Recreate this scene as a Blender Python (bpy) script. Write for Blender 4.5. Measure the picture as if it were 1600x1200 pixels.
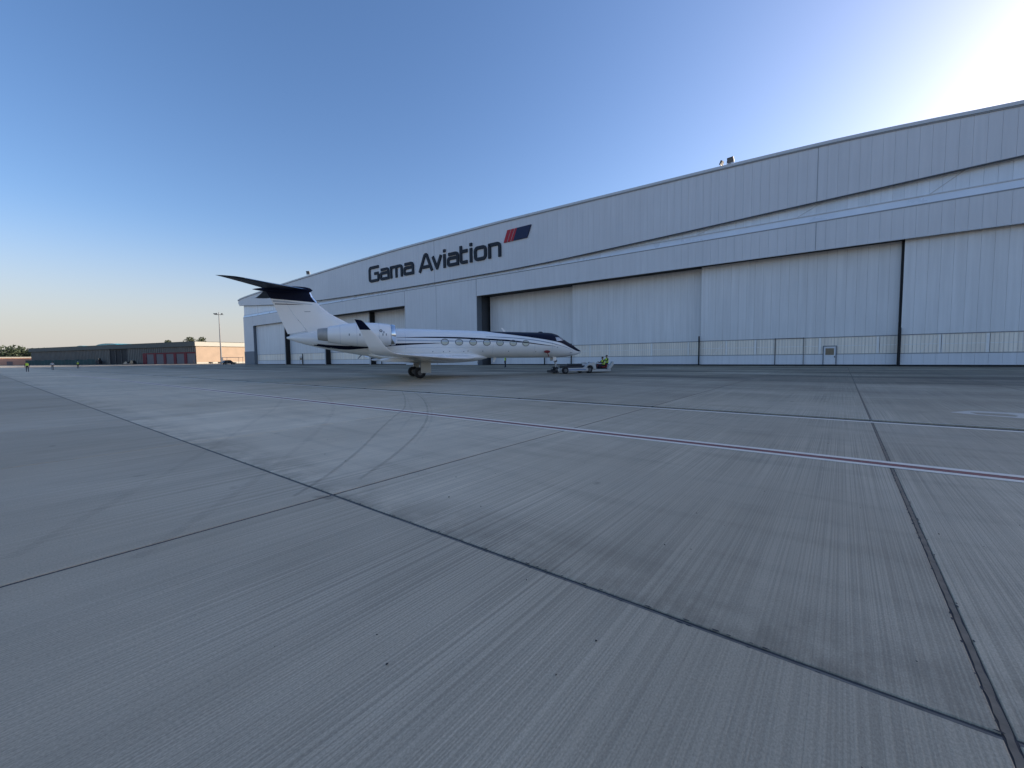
import bpy, bmesh, math, random
import numpy as np
from mathutils import Vector, Matrix, Quaternion, Euler
random.seed(7)
R = math.radians
scene = bpy.context.scene
for o in list(bpy.data.objects):
    bpy.data.objects.remove(o)
COL = scene.collection

# ------------------------------------------------------------------ camera
yaw, pitch, roll = 37.965, 3.592, 0.659
cam_d = bpy.data.cameras.new("camera")
cam = bpy.data.objects.new("camera", cam_d)
COL.objects.link(cam)
cam_d.sensor_width = 36.0
cam_d.lens = 660.0 / 1600.0 * 36.0
cam_d.clip_start = 0.1
cam_d.clip_end = 6000
_y, _p, _r = R(yaw), R(pitch), R(roll)
fh = Vector((-math.sin(_y), math.cos(_y), 0))
rh = Vector((math.cos(_y), math.sin(_y), 0))
up = Vector((0, 0, 1))
fw = fh * math.cos(_p) - up * math.sin(_p)
u0 = up * math.cos(_p) + fh * math.sin(_p)
rv = rh * math.cos(_r) - u0 * math.sin(_r)
uv = u0 * math.cos(_r) + rh * math.sin(_r)
m = Matrix((rv, uv, -fw)).transposed().to_4x4()
m.translation = Vector((0, 0, 1.5))
cam.matrix_world = m
scene.camera = cam

# ------------------------------------------------------------------ sky, sun, exposure
SUN_AZ, SUN_EL = 33.0, 15.5            # clockwise from +Y, degrees
world = bpy.data.worlds.new("World")
scene.world = world
world.use_nodes = True
wn, wl = world.node_tree.nodes, world.node_tree.links
wn.clear()
wo = wn.new("ShaderNodeOutputWorld")
wb = wn.new("ShaderNodeBackground")
sk = wn.new("ShaderNodeTexSky")
sk.sky_type = 'NISHITA'
sk.sun_disc = False
sk.sun_elevation = R(SUN_EL)
sk.sun_rotation = R(SUN_AZ)
sk.altitude = 0
sk.air_density = 1.0
sk.dust_density = 1.3
sk.ozone_density = 2.2
hs = wn.new("ShaderNodeHueSaturation")          # clear desert air: a deeper blue
hs.inputs["Saturation"].default_value = 1.15
hs.inputs["Hue"].default_value = 0.5
wl.new(sk.outputs[0], hs.inputs["Color"])
tn = wn.new("ShaderNodeMix"); tn.data_type = 'RGBA'; tn.blend_type = 'MULTIPLY'
tn.inputs[0].default_value = 1.0
tn.inputs[7].default_value = (1.0, 0.935, 1.03, 1)   # dust in the air takes the green out of the low sky
wl.new(hs.outputs[0], tn.inputs[6])
# pale dust haze lying along the whole horizon
tc = wn.new("ShaderNodeTexCoord"); sz = wn.new("ShaderNodeSeparateXYZ"); wl.new(tc.outputs["Generated"], sz.inputs[0])
mr = wn.new("ShaderNodeMapRange"); mr.interpolation_type = 'SMOOTHERSTEP'
mr.inputs[1].default_value = -0.06; mr.inputs[2].default_value = 0.30; mr.inputs[3].default_value = 0.92; mr.inputs[4].default_value = 0.0
wl.new(sz.outputs[2], mr.inputs[0])
hz = wn.new("ShaderNodeMix"); hz.data_type = 'RGBA'
wl.new(mr.outputs[0], hz.inputs[0]); wl.new(tn.outputs[2], hz.inputs[6])
hz.inputs[7].default_value = (2.75, 2.62, 2.52, 1)
wl.new(hz.outputs[2], wb.inputs[0])
wb.inputs[1].default_value = 0.12
wl.new(wb.outputs[0], wo.inputs[0])
sun_d = bpy.data.lights.new("sun", 'SUN')
sun_d.energy = 3.2
sun_d.angle = R(0.53)
sun_d.color = (1.0, 0.86, 0.70)
sun = bpy.data.objects.new("sun", sun_d)
COL.objects.link(sun)
sv = Vector((math.sin(R(SUN_AZ)) * math.cos(R(SUN_EL)), math.cos(R(SUN_AZ)) * math.cos(R(SUN_EL)), math.sin(R(SUN_EL))))
sun.rotation_mode = 'QUATERNION'
sun.rotation_quaternion = (-sv).to_track_quat('-Z', 'Y')
sun.location = sv * 200
scene.view_settings.view_transform = 'Standard'
scene.view_settings.look = 'None'
scene.view_settings.exposure = 0.94
scene.view_settings.gamma = 1.0
scene.view_settings.use_curve_mapping = False


# ------------------------------------------------------------------ helpers
def tag(o, label=None, cat=None, group=None, kind=None):
    if label: o["label"] = label
    if cat: o["category"] = cat
    if group: o["group"] = group
    if kind: o["kind"] = kind
    return o


def empty(name, loc=(0, 0, 0), rz=0.0, parent=None):
    o = bpy.data.objects.new(name, None)
    COL.objects.link(o)
    o.location = loc
    o.rotation_euler = (0, 0, rz)
    o.empty_display_size = 0.3
    if parent: o.parent = parent
    return o


def kids(o):
    return [c for c in bpy.data.objects if c.parent == o]


def copy_tree(o, parent=None):
    c = o.copy()
    COL.objects.link(c)
    if parent: c.parent = parent
    for k in kids(o):
        copy_tree(k, c)
    return c


def pchip(xs, ys):
    xs = np.array(xs, float); ys = np.array(ys, float)
    if xs[0] > xs[-1]:
        xs = xs[::-1]; ys = ys[::-1]
    h = np.diff(xs); d = np.diff(ys) / h
    mm = np.zeros_like(ys)
    for i in range(1, len(xs) - 1):
        if d[i - 1] * d[i] > 0:
            w1 = 2 * h[i] + h[i - 1]; w2 = h[i] + 2 * h[i - 1]
            mm[i] = (w1 + w2) / (w1 / d[i - 1] + w2 / d[i])
    mm[0], mm[-1] = d[0], d[-1]

    def f(x):
        x = min(max(x, xs[0]), xs[-1])
        i = int(min(max(np.searchsorted(xs, x) - 1, 0), len(h) - 1))
        t = (x - xs[i]) / h[i]
        return float((2 * t**3 - 3 * t**2 + 1) * ys[i] + (t**3 - 2 * t**2 + t) * h[i] * mm[i]
                     + (-2 * t**3 + 3 * t**2) * ys[i + 1] + (t**3 - t**2) * h[i] * mm[i + 1])
    return f


class MB:
    """collects faces, then links them as ONE mesh object"""
    def __init__(s):
        s.v, s.f, s.mi = [], [], []

    def add(s, vs, fs, mi=0):
        b = len(s.v)
        s.v += [tuple(p) for p in vs]
        s.f += [tuple(i + b for i in f) for f in fs]
        s.mi += [mi] * len(fs)
        return s

    def box(s, x0, x1, y0, y1, z0, z1, mi=0):
        vs = [(x0, y0, z0), (x1, y0, z0), (x1, y1, z0), (x0, y1, z0), (x0, y0, z1), (x1, y0, z1), (x1, y1, z1), (x0, y1, z1)]
        return s.add(vs, [(3, 2, 1, 0), (4, 5, 6, 7), (0, 1, 5, 4), (1, 2, 6, 5), (2, 3, 7, 6), (3, 0, 4, 7)], mi)

    def bbox(s, x0, x1, y0, y1, z0, z1, b=0.02, mi=0):
        """box with chamfered edges"""
        bm = bmesh.new()
        bmesh.ops.create_cube(bm, size=1)
        for v in bm.verts:
            v.co = Vector((x0 + (v.co.x + .5) * (x1 - x0), y0 + (v.co.y + .5) * (y1 - y0), z0 + (v.co.z + .5) * (z1 - z0)))
        bmesh.ops.bevel(bm, geom=list(bm.edges), offset=b, segments=1, affect='EDGES')
        bm.verts.index_update()
        s.add([v.co[:] for v in bm.verts], [[v.index for v in f.verts] for f in bm.faces], mi)
        bm.free()
        return s

    def hexa(s, lo, hi, mi=0):
        """lo, hi: four points each, same winding"""
        n = len(lo)
        vs = list(lo) + list(hi)
        fs = [tuple(range(n))[::-1], tuple(range(n, 2 * n))]
        for i in range(n):
            j = (i + 1) % n
            fs.append((i, j, n + j, n + i))
        return s.add(vs, fs, mi)

    def loft(s, rings, close=True, caps=True, mi=0):
        n = len(rings[0]); b = []
        for r in rings: b += list(r)
        fs = []
        for k in range(len(rings) - 1):
            for i in range(n if close else n - 1):
                j = (i + 1) % n
                fs.append((k * n + i, k * n + j, (k + 1) * n + j, (k + 1) * n + i))
        if caps and close:
            fs.append(tuple(range(n))[::-1])
            fs.append(tuple((len(rings) - 1) * n + i for i in range(n)))
        return s.add(b, fs, mi)

    def tube(s, p0, p1, r0, r1=None, n=10, mi=0):
        r1 = r0 if r1 is None else r1
        p0, p1 = Vector(p0), Vector(p1)
        d = (p1 - p0).normalized()
        a = d.orthogonal().normalized(); c = d.cross(a)
        ring = lambda p, r: [p + (a * math.cos(2 * math.pi * i / n) + c * math.sin(2 * math.pi * i / n)) * r for i in range(n)]
        return s.loft([ring(p0, r0), ring(p1, r1)], mi=mi)

    def path(s, pts, r, n=8, mi=0):
        for a, b in zip(pts[:-1], pts[1:]): s.tube(a, b, r, n=n, mi=mi)
        return s

    def lathe(s, prof, c, axis='x', n=32, mi=0, caps=True):
        """prof: (along, radius)"""
        rings = []
        for t, r in prof:
            ring = []
            for i in range(n):
                a = 2 * math.pi * i / n
                if axis == 'x': ring.append((c[0] + t, c[1] + r * math.cos(a), c[2] + r * math.sin(a)))
                elif axis == 'y': ring.append((c[0] + r * math.cos(a), c[1] + t, c[2] + r * math.sin(a)))
                else: ring.append((c[0] + r * math.cos(a), c[1] + r * math.sin(a), c[2] + t))
            rings.append(ring)
        return s.loft(rings, caps=caps, mi=mi)

    def build(s, name, mats, parent=None, smooth=False, off=(0, 0, 0), label=None, kind=None):
        me = bpy.data.meshes.new(name)
        o_ = Vector(off)
        me.from_pydata([tuple(Vector(v) - o_) for v in s.v], [], s.f)
        mats = mats if isinstance(mats, (list, tuple)) else [mats]
        for m_ in mats: me.materials.append(m_)
        for p, k in zip(me.polygons, s.mi):
            p.material_index = k
        bm = bmesh.new(); bm.from_mesh(me)
        bmesh.ops.recalc_face_normals(bm, faces=bm.faces)
        bm.to_mesh(me); bm.free()
        if smooth:
            for p in me.polygons: p.use_smooth = True
            try:
                me.set_sharp_from_angle(angle=R(38 if smooth is True else smooth))
            except Exception:
                pass
        o = bpy.data.objects.new(name, me)
        COL.objects.link(o)
        if parent: o.parent = parent
        if label: o["label"] = label
        if kind: o["kind"] = kind
        return o


# ------------------------------------------------------------------ materials
def new_mat(name):
    m_ = bpy.data.materials.new(name)
    m_.use_nodes = True
    nt = m_.node_tree
    b = nt.nodes["Principled BSDF"]
    return m_, nt, b


def N(nt, t, **kw):
    n = nt.nodes.new(t)
    for k, v in kw.items():
        if k.startswith("i_"):
            n.inputs[k[2:]].default_value = v
        else: setattr(n, k, v)
    return n


def mixc(nt, fac, a, b, mode='MIX'):
    n = nt.nodes.new("ShaderNodeMix"); n.data_type = 'RGBA'; n.blend_type = mode
    for s_, x in ((0, fac), (6, a), (7, b)):
        if hasattr(x, 'links') or hasattr(x, 'is_linked'): nt.links.new(x, n.inputs[s_])
        else: n.inputs[s_].default_value = x if s_ == 0 else (*x, 1) if len(x) == 3 else x
    return n.outputs[2]


def math_n(nt, op, a, b=None, c=None, clamp=False):
    n = nt.nodes.new("ShaderNodeMath"); n.operation = op; n.use_clamp = clamp
    for i, x in enumerate((a, b, c)):
        if x is None: continue
        if hasattr(x, 'is_linked'): nt.links.new(x, n.inputs[i])
        else: n.inputs[i].default_value = x
    return n.outputs[0]


def pos(nt, scale=(1, 1, 1), obj=False):
    if obj:
        src = N(nt, "ShaderNodeTexCoord").outputs["Object"]
    else:
        src = N(nt, "ShaderNodeNewGeometry").outputs["Position"]
    mp = N(nt, "ShaderNodeMapping")
    mp.inputs["Scale"].default_value = scale
    nt.links.new(src, mp.inputs[0])
    return mp.outputs[0]


def noise(nt, vec, scale=1.0, detail=3.0, rough=0.55):
    n = N(nt, "ShaderNodeTexNoise", i_Scale=scale, i_Detail=detail, i_Roughness=rough)
    nt.links.new(vec, n.inputs["Vector"])
    return n.outputs[0]


def ramp(nt, fac, lo, hi, a=0.0, b=1.0):
    n = N(nt, "ShaderNodeMapRange")
    n.inputs[1].default_value = lo; n.inputs[2].default_value = hi
    n.inputs[3].default_value = a; n.inputs[4].default_value = b
    nt.links.new(fac, n.inputs[0])
    return n.outputs[0]


def simple(name, col, rough=0.5, metal=0.0, var=0.06, scale=3.0, spec=0.5, bump=0.0, obj=True, coat=0.0):
    m_, nt, b = new_mat(name)
    n = noise(nt, pos(nt, (scale,) * 3, obj=obj), 1.0, 4)
    f = ramp(nt, n, 0.3, 0.7, 1 - var, 1 + var)
    c = mixc(nt, 1.0, col, f, 'MULTIPLY')
    nt.links.new(c, b.inputs["Base Color"])
    nt.links.new(ramp(nt, n, 0.3, 0.7, max(0, rough - .05), min(1, rough + .05)), b.inputs["Roughness"])
    b.inputs["Metallic"].default_value = metal
    b.inputs["Specular IOR Level"].default_value = spec
    b.inputs["Coat Weight"].default_value = coat
    if bump:
        bp = N(nt, "ShaderNodeBump", i_Strength=bump, i_Distance=0.02)
        nt.links.new(n, bp.inputs["Height"]); nt.links.new(bp.outputs[0], b.inputs["Normal"])
    return m_


def cladding(name, col, rough=0.45, var=0.035, rib=0.0, streak=0.05):
    """painted metal sheet: a tone of its own for each one metre sheet, faint rain streaks"""
    m_, nt, b = new_mat(name)
    p = N(nt, "ShaderNodeNewGeometry").outputs["Position"]
    sx = N(nt, "ShaderNodeSeparateXYZ"); nt.links.new(p, sx.inputs[0])
    cell = math_n(nt, 'FLOOR', sx.outputs[0])
    wn_ = N(nt, "ShaderNodeTexWhiteNoise", noise_dimensions='1D')
    nt.links.new(cell, wn_.inputs["W"])
    tone = ramp(nt, wn_.outputs[0], 0, 1, 1 - var, 1 + var)
    st = noise(nt, pos(nt, (2.2, 0.4, 0.10)), 1.0, 5, 0.6)
    st = ramp(nt, st, 0.3, 0.7, 1 - streak, 1 + streak)
    big = ramp(nt, noise(nt, pos(nt, (.08, .08, .12)), 1.0, 3), 0.3, 0.7, 0.96, 1.04)
    f = math_n(nt, 'MULTIPLY', math_n(nt, 'MULTIPLY', tone, st), big)
    c = mixc(nt, 1.0, col, f, 'MULTIPLY')
    nt.links.new(c, b.inputs["Base Color"])
    nt.links.new(ramp(nt, wn_.outputs[0], 0, 1, rough - .05, rough + .05), b.inputs["Roughness"])
    b.inputs["Specular IOR Level"].default_value = 0.4
    return m_


def concrete():
    m_, nt, b = new_mat("brushed_concrete")
    P = N(nt, "ShaderNodeNewGeometry").outputs["Position"]
    sx = N(nt, "ShaderNodeSeparateXYZ"); nt.links.new(P, sx.inputs[0])
    X, Y = sx.outputs[0], sx.outputs[1]
    rnd = N(nt, "ShaderNodeObjectInfo").outputs["Random"]
    # per slab tone from its grid cell
    cx = math_n(nt, 'FLOOR', math_n(nt, 'DIVIDE', math_n(nt, 'SUBTRACT', X, 0.56), 4.98))
    cy = math_n(nt, 'FLOOR', math_n(nt, 'DIVIDE', math_n(nt, 'SUBTRACT', Y, 2.4), 4.97))
    wv = N(nt, "ShaderNodeTexWhiteNoise", noise_dimensions='2D')
    cv = N(nt, "ShaderNodeCombineXYZ"); nt.links.new(cx, cv.inputs[0]); nt.links.new(cy, cv.inputs[1])
    nt.links.new(cv.outputs[0], wv.inputs["Vector"])
    slab = ramp(nt, wv.outputs[0], 0, 1, 0.90, 1.08)
    # broom finish: thin lines that run towards the hangar (along Y)
    fine = noise(nt, pos(nt, (95, 0.20, 1)), 1.0, 1.0, 0.5)
    mid = noise(nt, pos(nt, (19, 0.07, 1)), 1.0, 2, 0.6)
    wide = noise(nt, pos(nt, (2.4, 0.10, 1)), 1.0, 3, 0.55)
    grain = noise(nt, pos(nt, (120, 70, 60)), 1.0, 3, 0.75)
    blot = noise(nt, pos(nt, (0.9, 0.45, 1)), 1.0, 6, 0.62)
    blot2 = noise(nt, pos(nt, (0.16, 0.13, 1)), 1.0, 5, 0.6)
    vis = ramp(nt, noise(nt, pos(nt, (0.35, 0.2, 1)), 1.0, 3), 0.36, 0.64, 0.30, 1.0)
    f = slab
    for s_, lo, hi, amt in ((fine, .40, .60, .17), (mid, .32, .68, .06)):
        d = ramp(nt, s_, lo, hi, -amt, amt)
        f = math_n(nt, 'MULTIPLY', f, math_n(nt, 'ADD', math_n(nt, 'MULTIPLY', d, vis), 1.0))
    for s_, lo, hi, amt in ((wide, .3, .7, .05), (grain, .34, .66, .17), (blot, .3, .7, .10), (blot2, .3, .7, .12)):
        f = math_n(nt, 'MULTIPLY', f, ramp(nt, s_, lo, hi, 1 - amt, 1 + amt))
    # dirt gathered along the construction joint at Y = 2.4, on its far side
    dj = ramp(nt, math_n(nt, 'SUBTRACT', Y, 2.40), 0.0, 0.75, 1.0, 0.0)
    dj2 = math_n(nt, 'GREATER_THAN', Y, 2.39)
    nj = ramp(nt, noise(nt, pos(nt, (2.6, 1.6, 1)), 1.0, 5, 0.65), .40, .58, 0, 1)
    dirt_shade = math_n(nt, 'MULTIPLY', math_n(nt, 'MULTIPLY', math_n(nt, 'MULTIPLY', dj, dj2), nj), 0.30)
    # staining in front of the doors, deepened to paint in shade around the jet
    # a few oil drips
    spot = ramp(nt, noise(nt, pos(nt, (1.9, 1.9, 1)), 1.0, 2, 0.4), .735, .78, 0.0, 0.30)
    dirt_shade = math_n(nt, 'ADD', dirt_shade, spot)
    work = ramp(nt, Y, 13.0, 31.0, 0.0, 1.0)
    ng = ramp(nt, noise(nt, pos(nt, (0.05, 0.22, 1)), 1.0, 6, 0.62), .36, .62, 0.10, 1.0)
    dirt_shade = math_n(nt, 'ADD', dirt_shade, math_n(nt, 'MULTIPLY', math_n(nt, 'MULTIPLY', work, ng), 0.66))
    f = math_n(nt, 'MULTIPLY', f, math_n(nt, 'SUBTRACT', 1.0, dirt_shade))
    # concrete beyond the joint made paler, fading out across X and Y
    pale_area = math_n(nt, 'MULTIPLY', ramp(nt, X, -5.5, -0.6, 1.0, 0.0), math_n(nt, 'GREATER_THAN', Y, 2.40))
    # damp looking bands left across the pour by the screed
    bands = ramp(nt, noise(nt, pos(nt, (0.30, 2.3, 1)), 1.0, 5, 0.6), .50, .66, 1.0, 0.90)
    bands = math_n(nt, 'ADD', 1.0, math_n(nt, 'MULTIPLY', math_n(nt, 'SUBTRACT', bands, 1.0), math_n(nt, 'GREATER_THAN', Y, 2.40)))
    f = math_n(nt, 'MULTIPLY', f, bands)
    pale_area = math_n(nt, 'MULTIPLY', pale_area, ramp(nt, Y, 7.0, 13.0, 0.34, 0.02))
    f = math_n(nt, 'MULTIPLY', f, math_n(nt, 'ADD', pale_area, 1.0))
    tint = mixc(nt, ramp(nt, blot2, .35, .65), (0.478, 0.392, 0.272), (0.458, 0.388, 0.282))
    c = mixc(nt, 1.0, tint, f, 'MULTIPLY')
    nt.links.new(c, b.inputs["Base Color"])
    b.inputs["Roughness"].default_value = 0.78
    b.inputs["Specular IOR Level"].default_value = 0.35
    hgt = math_n(nt, 'ADD', math_n(nt, 'MULTIPLY', fine, 1.0), math_n(nt, 'MULTIPLY', grain, 0.5))
    bp = N(nt, "ShaderNodeBump", i_Strength=0.35, i_Distance=0.006)
    nt.links.new(hgt, bp.inputs["Height"]); nt.links.new(bp.outputs[0], b.inputs["Normal"])
    return m_


def worn_paint(name, col, wear=0.5, under=(0.42, 0.37, 0.28)):
    m_, nt, b = new_mat(name)
    n1 = noise(nt, pos(nt, (9, 4, 1)), 1.0, 6, 0.7)
    n2 = noise(nt, pos(nt, (60, 2, 1)), 1.0, 3, 0.6)
    w = math_n(nt, 'MULTIPLY', ramp(nt, math_n(nt, 'ADD', math_n(nt, 'MULTIPLY', n1, .6), math_n(nt, 'MULTIPLY', n2, .4)), .40, .66, 0, 1, ), wear, clamp=True)
    nt.links.new(mixc(nt, w, col, under), b.inputs["Base Color"])
    b.inputs["Roughness"].default_value = 0.7
    return m_


def streaky_black(name, alpha=0.5):
    """rubber left by tyres: broken up by the texture of the concrete"""
    m_, nt, b = new_mat(name)
    n1 = noise(nt, pos(nt, (5, 5, 1)), 1.0, 6, 0.7)
    a = math_n(nt, 'MULTIPLY', ramp(nt, n1, .32, .62, 0.25, 1), alpha)
    b.inputs["Base Color"].default_value = (0.035, 0.035, 0.038, 1)
    b.inputs["Roughness"].default_value = 0.7
    nt.links.new(a, b.inputs["Alpha"])
    return m_


M = {}
M['concrete'] = concrete()
M['sealant'] = simple("joint_sealant_brown", (0.21, 0.165, 0.115), 0.8, var=.25, scale=9, obj=False, bump=.4)
M['sealant_grey'] = simple("joint_sealant_grey", (0.15, 0.14, 0.12), 0.8, var=.3, scale=9, obj=False)
M['sealant_dark'] = simple("joint_sealant_black", (0.035, 0.036, 0.040), 0.75, var=.3, scale=6, obj=False)
M['bed'] = simple("joint_shadow_black", (0.02, 0.02, 0.022), 0.9, var=.2, obj=False)
M['sand'] = simple("desert_sand", (0.42, 0.35, 0.26), 0.9, var=.18, scale=.05, obj=False)
M['line_white'] = worn_paint("worn_white_road_paint", (0.90, 0.80, 0.66), .20)
M['line_red'] = worn_paint("worn_dull_red_road_paint", (0.23, 0.060, 0.048), .18)
M['line_faded'] = worn_paint("faded_white_road_paint", (0.70, 0.63, 0.52), .45)
M['rubber_mark'] = streaky_black("tyre_rubber_streaks", .20)
M['rubber_mark2'] = streaky_black("tyre_rubber_faint", .07)
M['clad'] = cladding("silver_grey_cladding", (0.66, 0.665, 0.675), var=.012)
M['clad_up'] = cladding("silver_grey_fascia_cladding", (0.63, 0.64, 0.655), var=.012)
M['door'] = cladding("door_sheet_grey", (0.74, 0.74, 0.735), var=.015, streak=.08)
M['kick'] = cladding("door_kick_plate_grey", (0.72, 0.73, 0.75), var=.02)
M['poly'] = cladding("cream_polycarbonate", (0.92, 0.83, 0.71), 0.35, var=.07, streak=.12)
M['poly_rib'] = simple("translucent_sheet_rib", (0.66, 0.62, 0.56), 0.5, var=.05, obj=False)
M['clere'] = cladding("pale_blue_polycarbonate", (0.74, 0.80, 0.86), 0.3, var=.05, streak=.06)
M['ledge'] = simple("bright_flashing_metal", (0.82, 0.85, 0.88), 0.3, metal=.1, var=.06, scale=.3, obj=False)
M['trim_light'] = simple("light_grey_trim", (0.56, 0.58, 0.60), 0.4, var=.04, obj=False)
M['frame_white'] = simple("white_frame", (0.90, 0.87, 0.82), 0.45, var=.04, obj=False)
M['trim'] = simple("grey_trim", (0.27, 0.285, 0.30), 0.45, var=.05, obj=False)
M['trim_dark'] = simple("dark_grey_trim", (0.055, 0.062, 0.072), 0.5, var=.1, obj=False)
M['plinth'] = simple("slate_plinth", (0.16, 0.185, 0.215), 0.6, var=.06, obj=False)
M['door_pane'] = simple("brown_tinted_pane", (0.17, 0.15, 0.11), 0.15, var=.1, obj=False)
M['inside'] = simple("hangar_lining", (0.10, 0.105, 0.115), 0.8, var=.1, obj=False)
M['rubber'] = simple("black_rubber_and_shade", (0.016, 0.016, 0.018), 0.75, var=.2)  # also gives its black to surfaces that are only shaded
M['roof'] = simple("roof_sheet", (0.42, 0.43, 0.44), 0.5, var=.05, obj=False)
M['sign_dark'] = simple("sign_dark_slate", (0.012, 0.020, 0.032), 0.75, var=.06, obj=False)
M['sign_red'] = simple("sign_red", (0.42, 0.015, 0.03), 0.65, var=.05, obj=False)
M['sign_navy'] = simple("sign_navy", (0.010, 0.022, 0.07), 0.7, var=.05, obj=False)
M['white'] = simple("jet_white_paint", (0.90, 0.89, 0.86), 0.22, var=.02, scale=.8, coat=.6)
M['navy'] = simple("jet_navy_paint", (0.006, 0.009, 0.026), 0.38, var=.05, scale=.8, spec=.1)
M['stripe_grey'] = simple("jet_blue_grey_stripe", (0.20, 0.25, 0.32), 0.25, var=.04)
M['stripe_pale'] = simple("jet_pale_grey_stripe", (0.50, 0.54, 0.59), 0.25, var=.03)
M['chrome'] = simple("polished_lip_metal", (0.86, 0.87, 0.88), 0.10, metal=1.0, var=.02)
M['titan'] = simple("exhaust_metal", (0.42, 0.41, 0.38), 0.5, metal=.2, var=.12)
M['fan'] = simple("fan_dark", (0.05, 0.052, 0.06), 0.4, metal=.4, var=.2)
M['pane'] = simple("cabin_window_blind", (0.52, 0.53, 0.43), 0.12, var=.08, scale=2, coat=.5)
M['pane_ring'] = simple("window_ring_metal", (0.17, 0.18, 0.19), 0.4, metal=.2, var=.05)
M['screen'] = simple("cockpit_glass_reflection", (0.30, 0.36, 0.40), 0.05, var=.15, coat=1.0)  # paleness of reflected sky put into the glass colour
M['seam'] = simple("panel_gap", (0.18, 0.20, 0.23), 0.6, var=.1)
M['gear_door'] = simple("gear_door_beige", (0.55, 0.54, 0.49), 0.4, var=.05)
M['gear_metal'] = simple("gear_leg_metal", (0.45, 0.46, 0.48), 0.35, metal=.5, var=.1)
M['tyre'] = simple("aircraft_tyre", (0.014, 0.014, 0.015), 0.8, var=.2)
M['hub'] = simple("wheel_hub", (0.13, 0.13, 0.13), 0.5, metal=.2, var=.12)
M['cover_red'] = simple("red_fabric_cover", (0.20, 0.016, 0.020), 0.8, var=.15, scale=8)
M['tug_white'] = simple("tug_white_paint", (0.50, 0.50, 0.48), 0.35, var=.06)
M['tug_dark'] = simple("tug_black_deck", (0.022, 0.022, 0.026), 0.6, var=.2)
M['tug_blue'] = simple("tug_blue_band", (0.10, 0.20, 0.42), 0.4, var=.08)
M['seat_red'] = simple("tug_red_seat", (0.16, 0.012, 0.014), 0.6, var=.1)
M['skin'] = simple("skin", (0.26, 0.145, 0.095), 0.55, var=.05)
M['hair'] = simple("black_hair", (0.012, 0.011, 0.011), 0.6, var=.2)
M['hivis'] = simple("hi_vis_yellow", (0.62, 0.80, 0.06), 0.6, var=.06)
M['reflective'] = simple("reflective_tape", (0.62, 0.63, 0.62), 0.3, var=.05)
M['navy_cloth'] = simple("navy_work_cloth", (0.014, 0.017, 0.030), 0.85, var=.2)
M['grey_cloth'] = simple("grey_work_cloth", (0.13, 0.14, 0.15), 0.85, var=.15)
M['pale_cloth'] = simple("pale_cloth", (0.45, 0.46, 0.46), 0.85, var=.1)
M['boot'] = simple("black_boot", (0.012, 0.012, 0.012), 0.6, var=.1)
M['galv'] = simple("galvanised_steel", (0.20, 0.205, 0.21), 0.45, metal=.5, var=.08)
M['lamp_body'] = simple("floodlight_body", (0.05, 0.055, 0.06), 0.5, var=.1)
M['lamp_glass'] = simple("floodlight_glass", (0.10, 0.105, 0.11), 0.4, var=.1)
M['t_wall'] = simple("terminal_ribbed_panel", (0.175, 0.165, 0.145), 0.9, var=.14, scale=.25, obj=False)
M['t_gap_shade'] = simple("terminal_rib_shade", (0.06, 0.058, 0.052), 0.9, var=.1, obj=False)  # dark colour paints the shade between the ribs
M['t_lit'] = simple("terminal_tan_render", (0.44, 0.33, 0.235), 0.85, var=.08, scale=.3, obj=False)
M['t_fascia'] = simple("terminal_green_grey_fascia", (0.115, 0.12, 0.105), 0.8, var=.05, scale=.2, obj=False)
M['t_coping'] = simple("terminal_cream_coping", (0.46, 0.44, 0.37), 0.6, var=.04, scale=.2, obj=False)
M['t_red'] = simple("terminal_red_frame", (0.17, 0.010, 0.018), 0.7, var=.08, obj=False)
M['t_shutter'] = simple("terminal_grey_shutter", (0.16, 0.145, 0.15), 0.7, var=.06, obj=False)
M['teal'] = simple("teal_vault_glint", (0.04, 0.40, 0.42), 0.3, var=.1, scale=.2, obj=False)
M['fence_green'] = simple("green_windbreak_mesh", (0.035, 0.075, 0.070), 0.9, var=.25, scale=.2, obj=False)
M['car_dark'] = simple("dark_car_paint", (0.025, 0.026, 0.026), 0.25, var=.06, coat=.6)
M['car_silver'] = simple("silver_car_paint", (0.30, 0.31, 0.32), 0.3, metal=.4, var=.05, coat=.5)
M['car_white'] = simple("white_car_paint", (0.72, 0.72, 0.70), 0.3, var=.04, coat=.5)
M['car_glass'] = simple("car_glass", (0.02, 0.025, 0.03), 0.08, var=.05)
M['pink_wall'] = simple("low_building_pink_render", (0.50, 0.30, 0.22), 0.85, var=.08, scale=.3, obj=False)
M['leaf'] = simple("foliage_dark", (0.045, 0.065, 0.030), 0.7, var=.45, scale=.35, obj=False)
M['leaf2'] = simple("foliage_olive", (0.070, 0.085, 0.035), 0.7, var=.4, scale=.5, obj=False)
M['bark'] = simple("bark", (0.09, 0.065, 0.045), 0.9, var=.2, obj=False)
M['stone'] = simple("grit_dark", (0.03, 0.03, 0.03), 0.8, var=.3)

# ------------------------------------------------------------------ ground, apron, slabs
g = MB().add([(-3500, -2500, -.08), (2500, -2500, -.08), (2500, 4500, -.08), (-3500, 4500, -.08)], [(0, 1, 2, 3)])
tag(g.build("ground", M['sand']), kind='structure')
apron = MB().add([(-480, -260, -.03), (140, -260, -.03), (140, 200, -.03), (-480, 200, -.03)], [(0, 1, 2, 3)]).build("apron", M['concrete'])
tag(apron, kind='structure')

SX, X0 = 4.98, 0.56
rows = [(-12.55, -7.55), (-7.55, -2.57), (-2.57, 2.40), (2.40, 7.40), (7.40, 12.13), (12.49, 17.25)]
yy = 17.25
while yy < 62:
    rows.append((yy, yy + 4.97)); yy += 4.97
rows[-1] = (rows[-1][0], 64.55)
mesh_cache = {}


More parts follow.
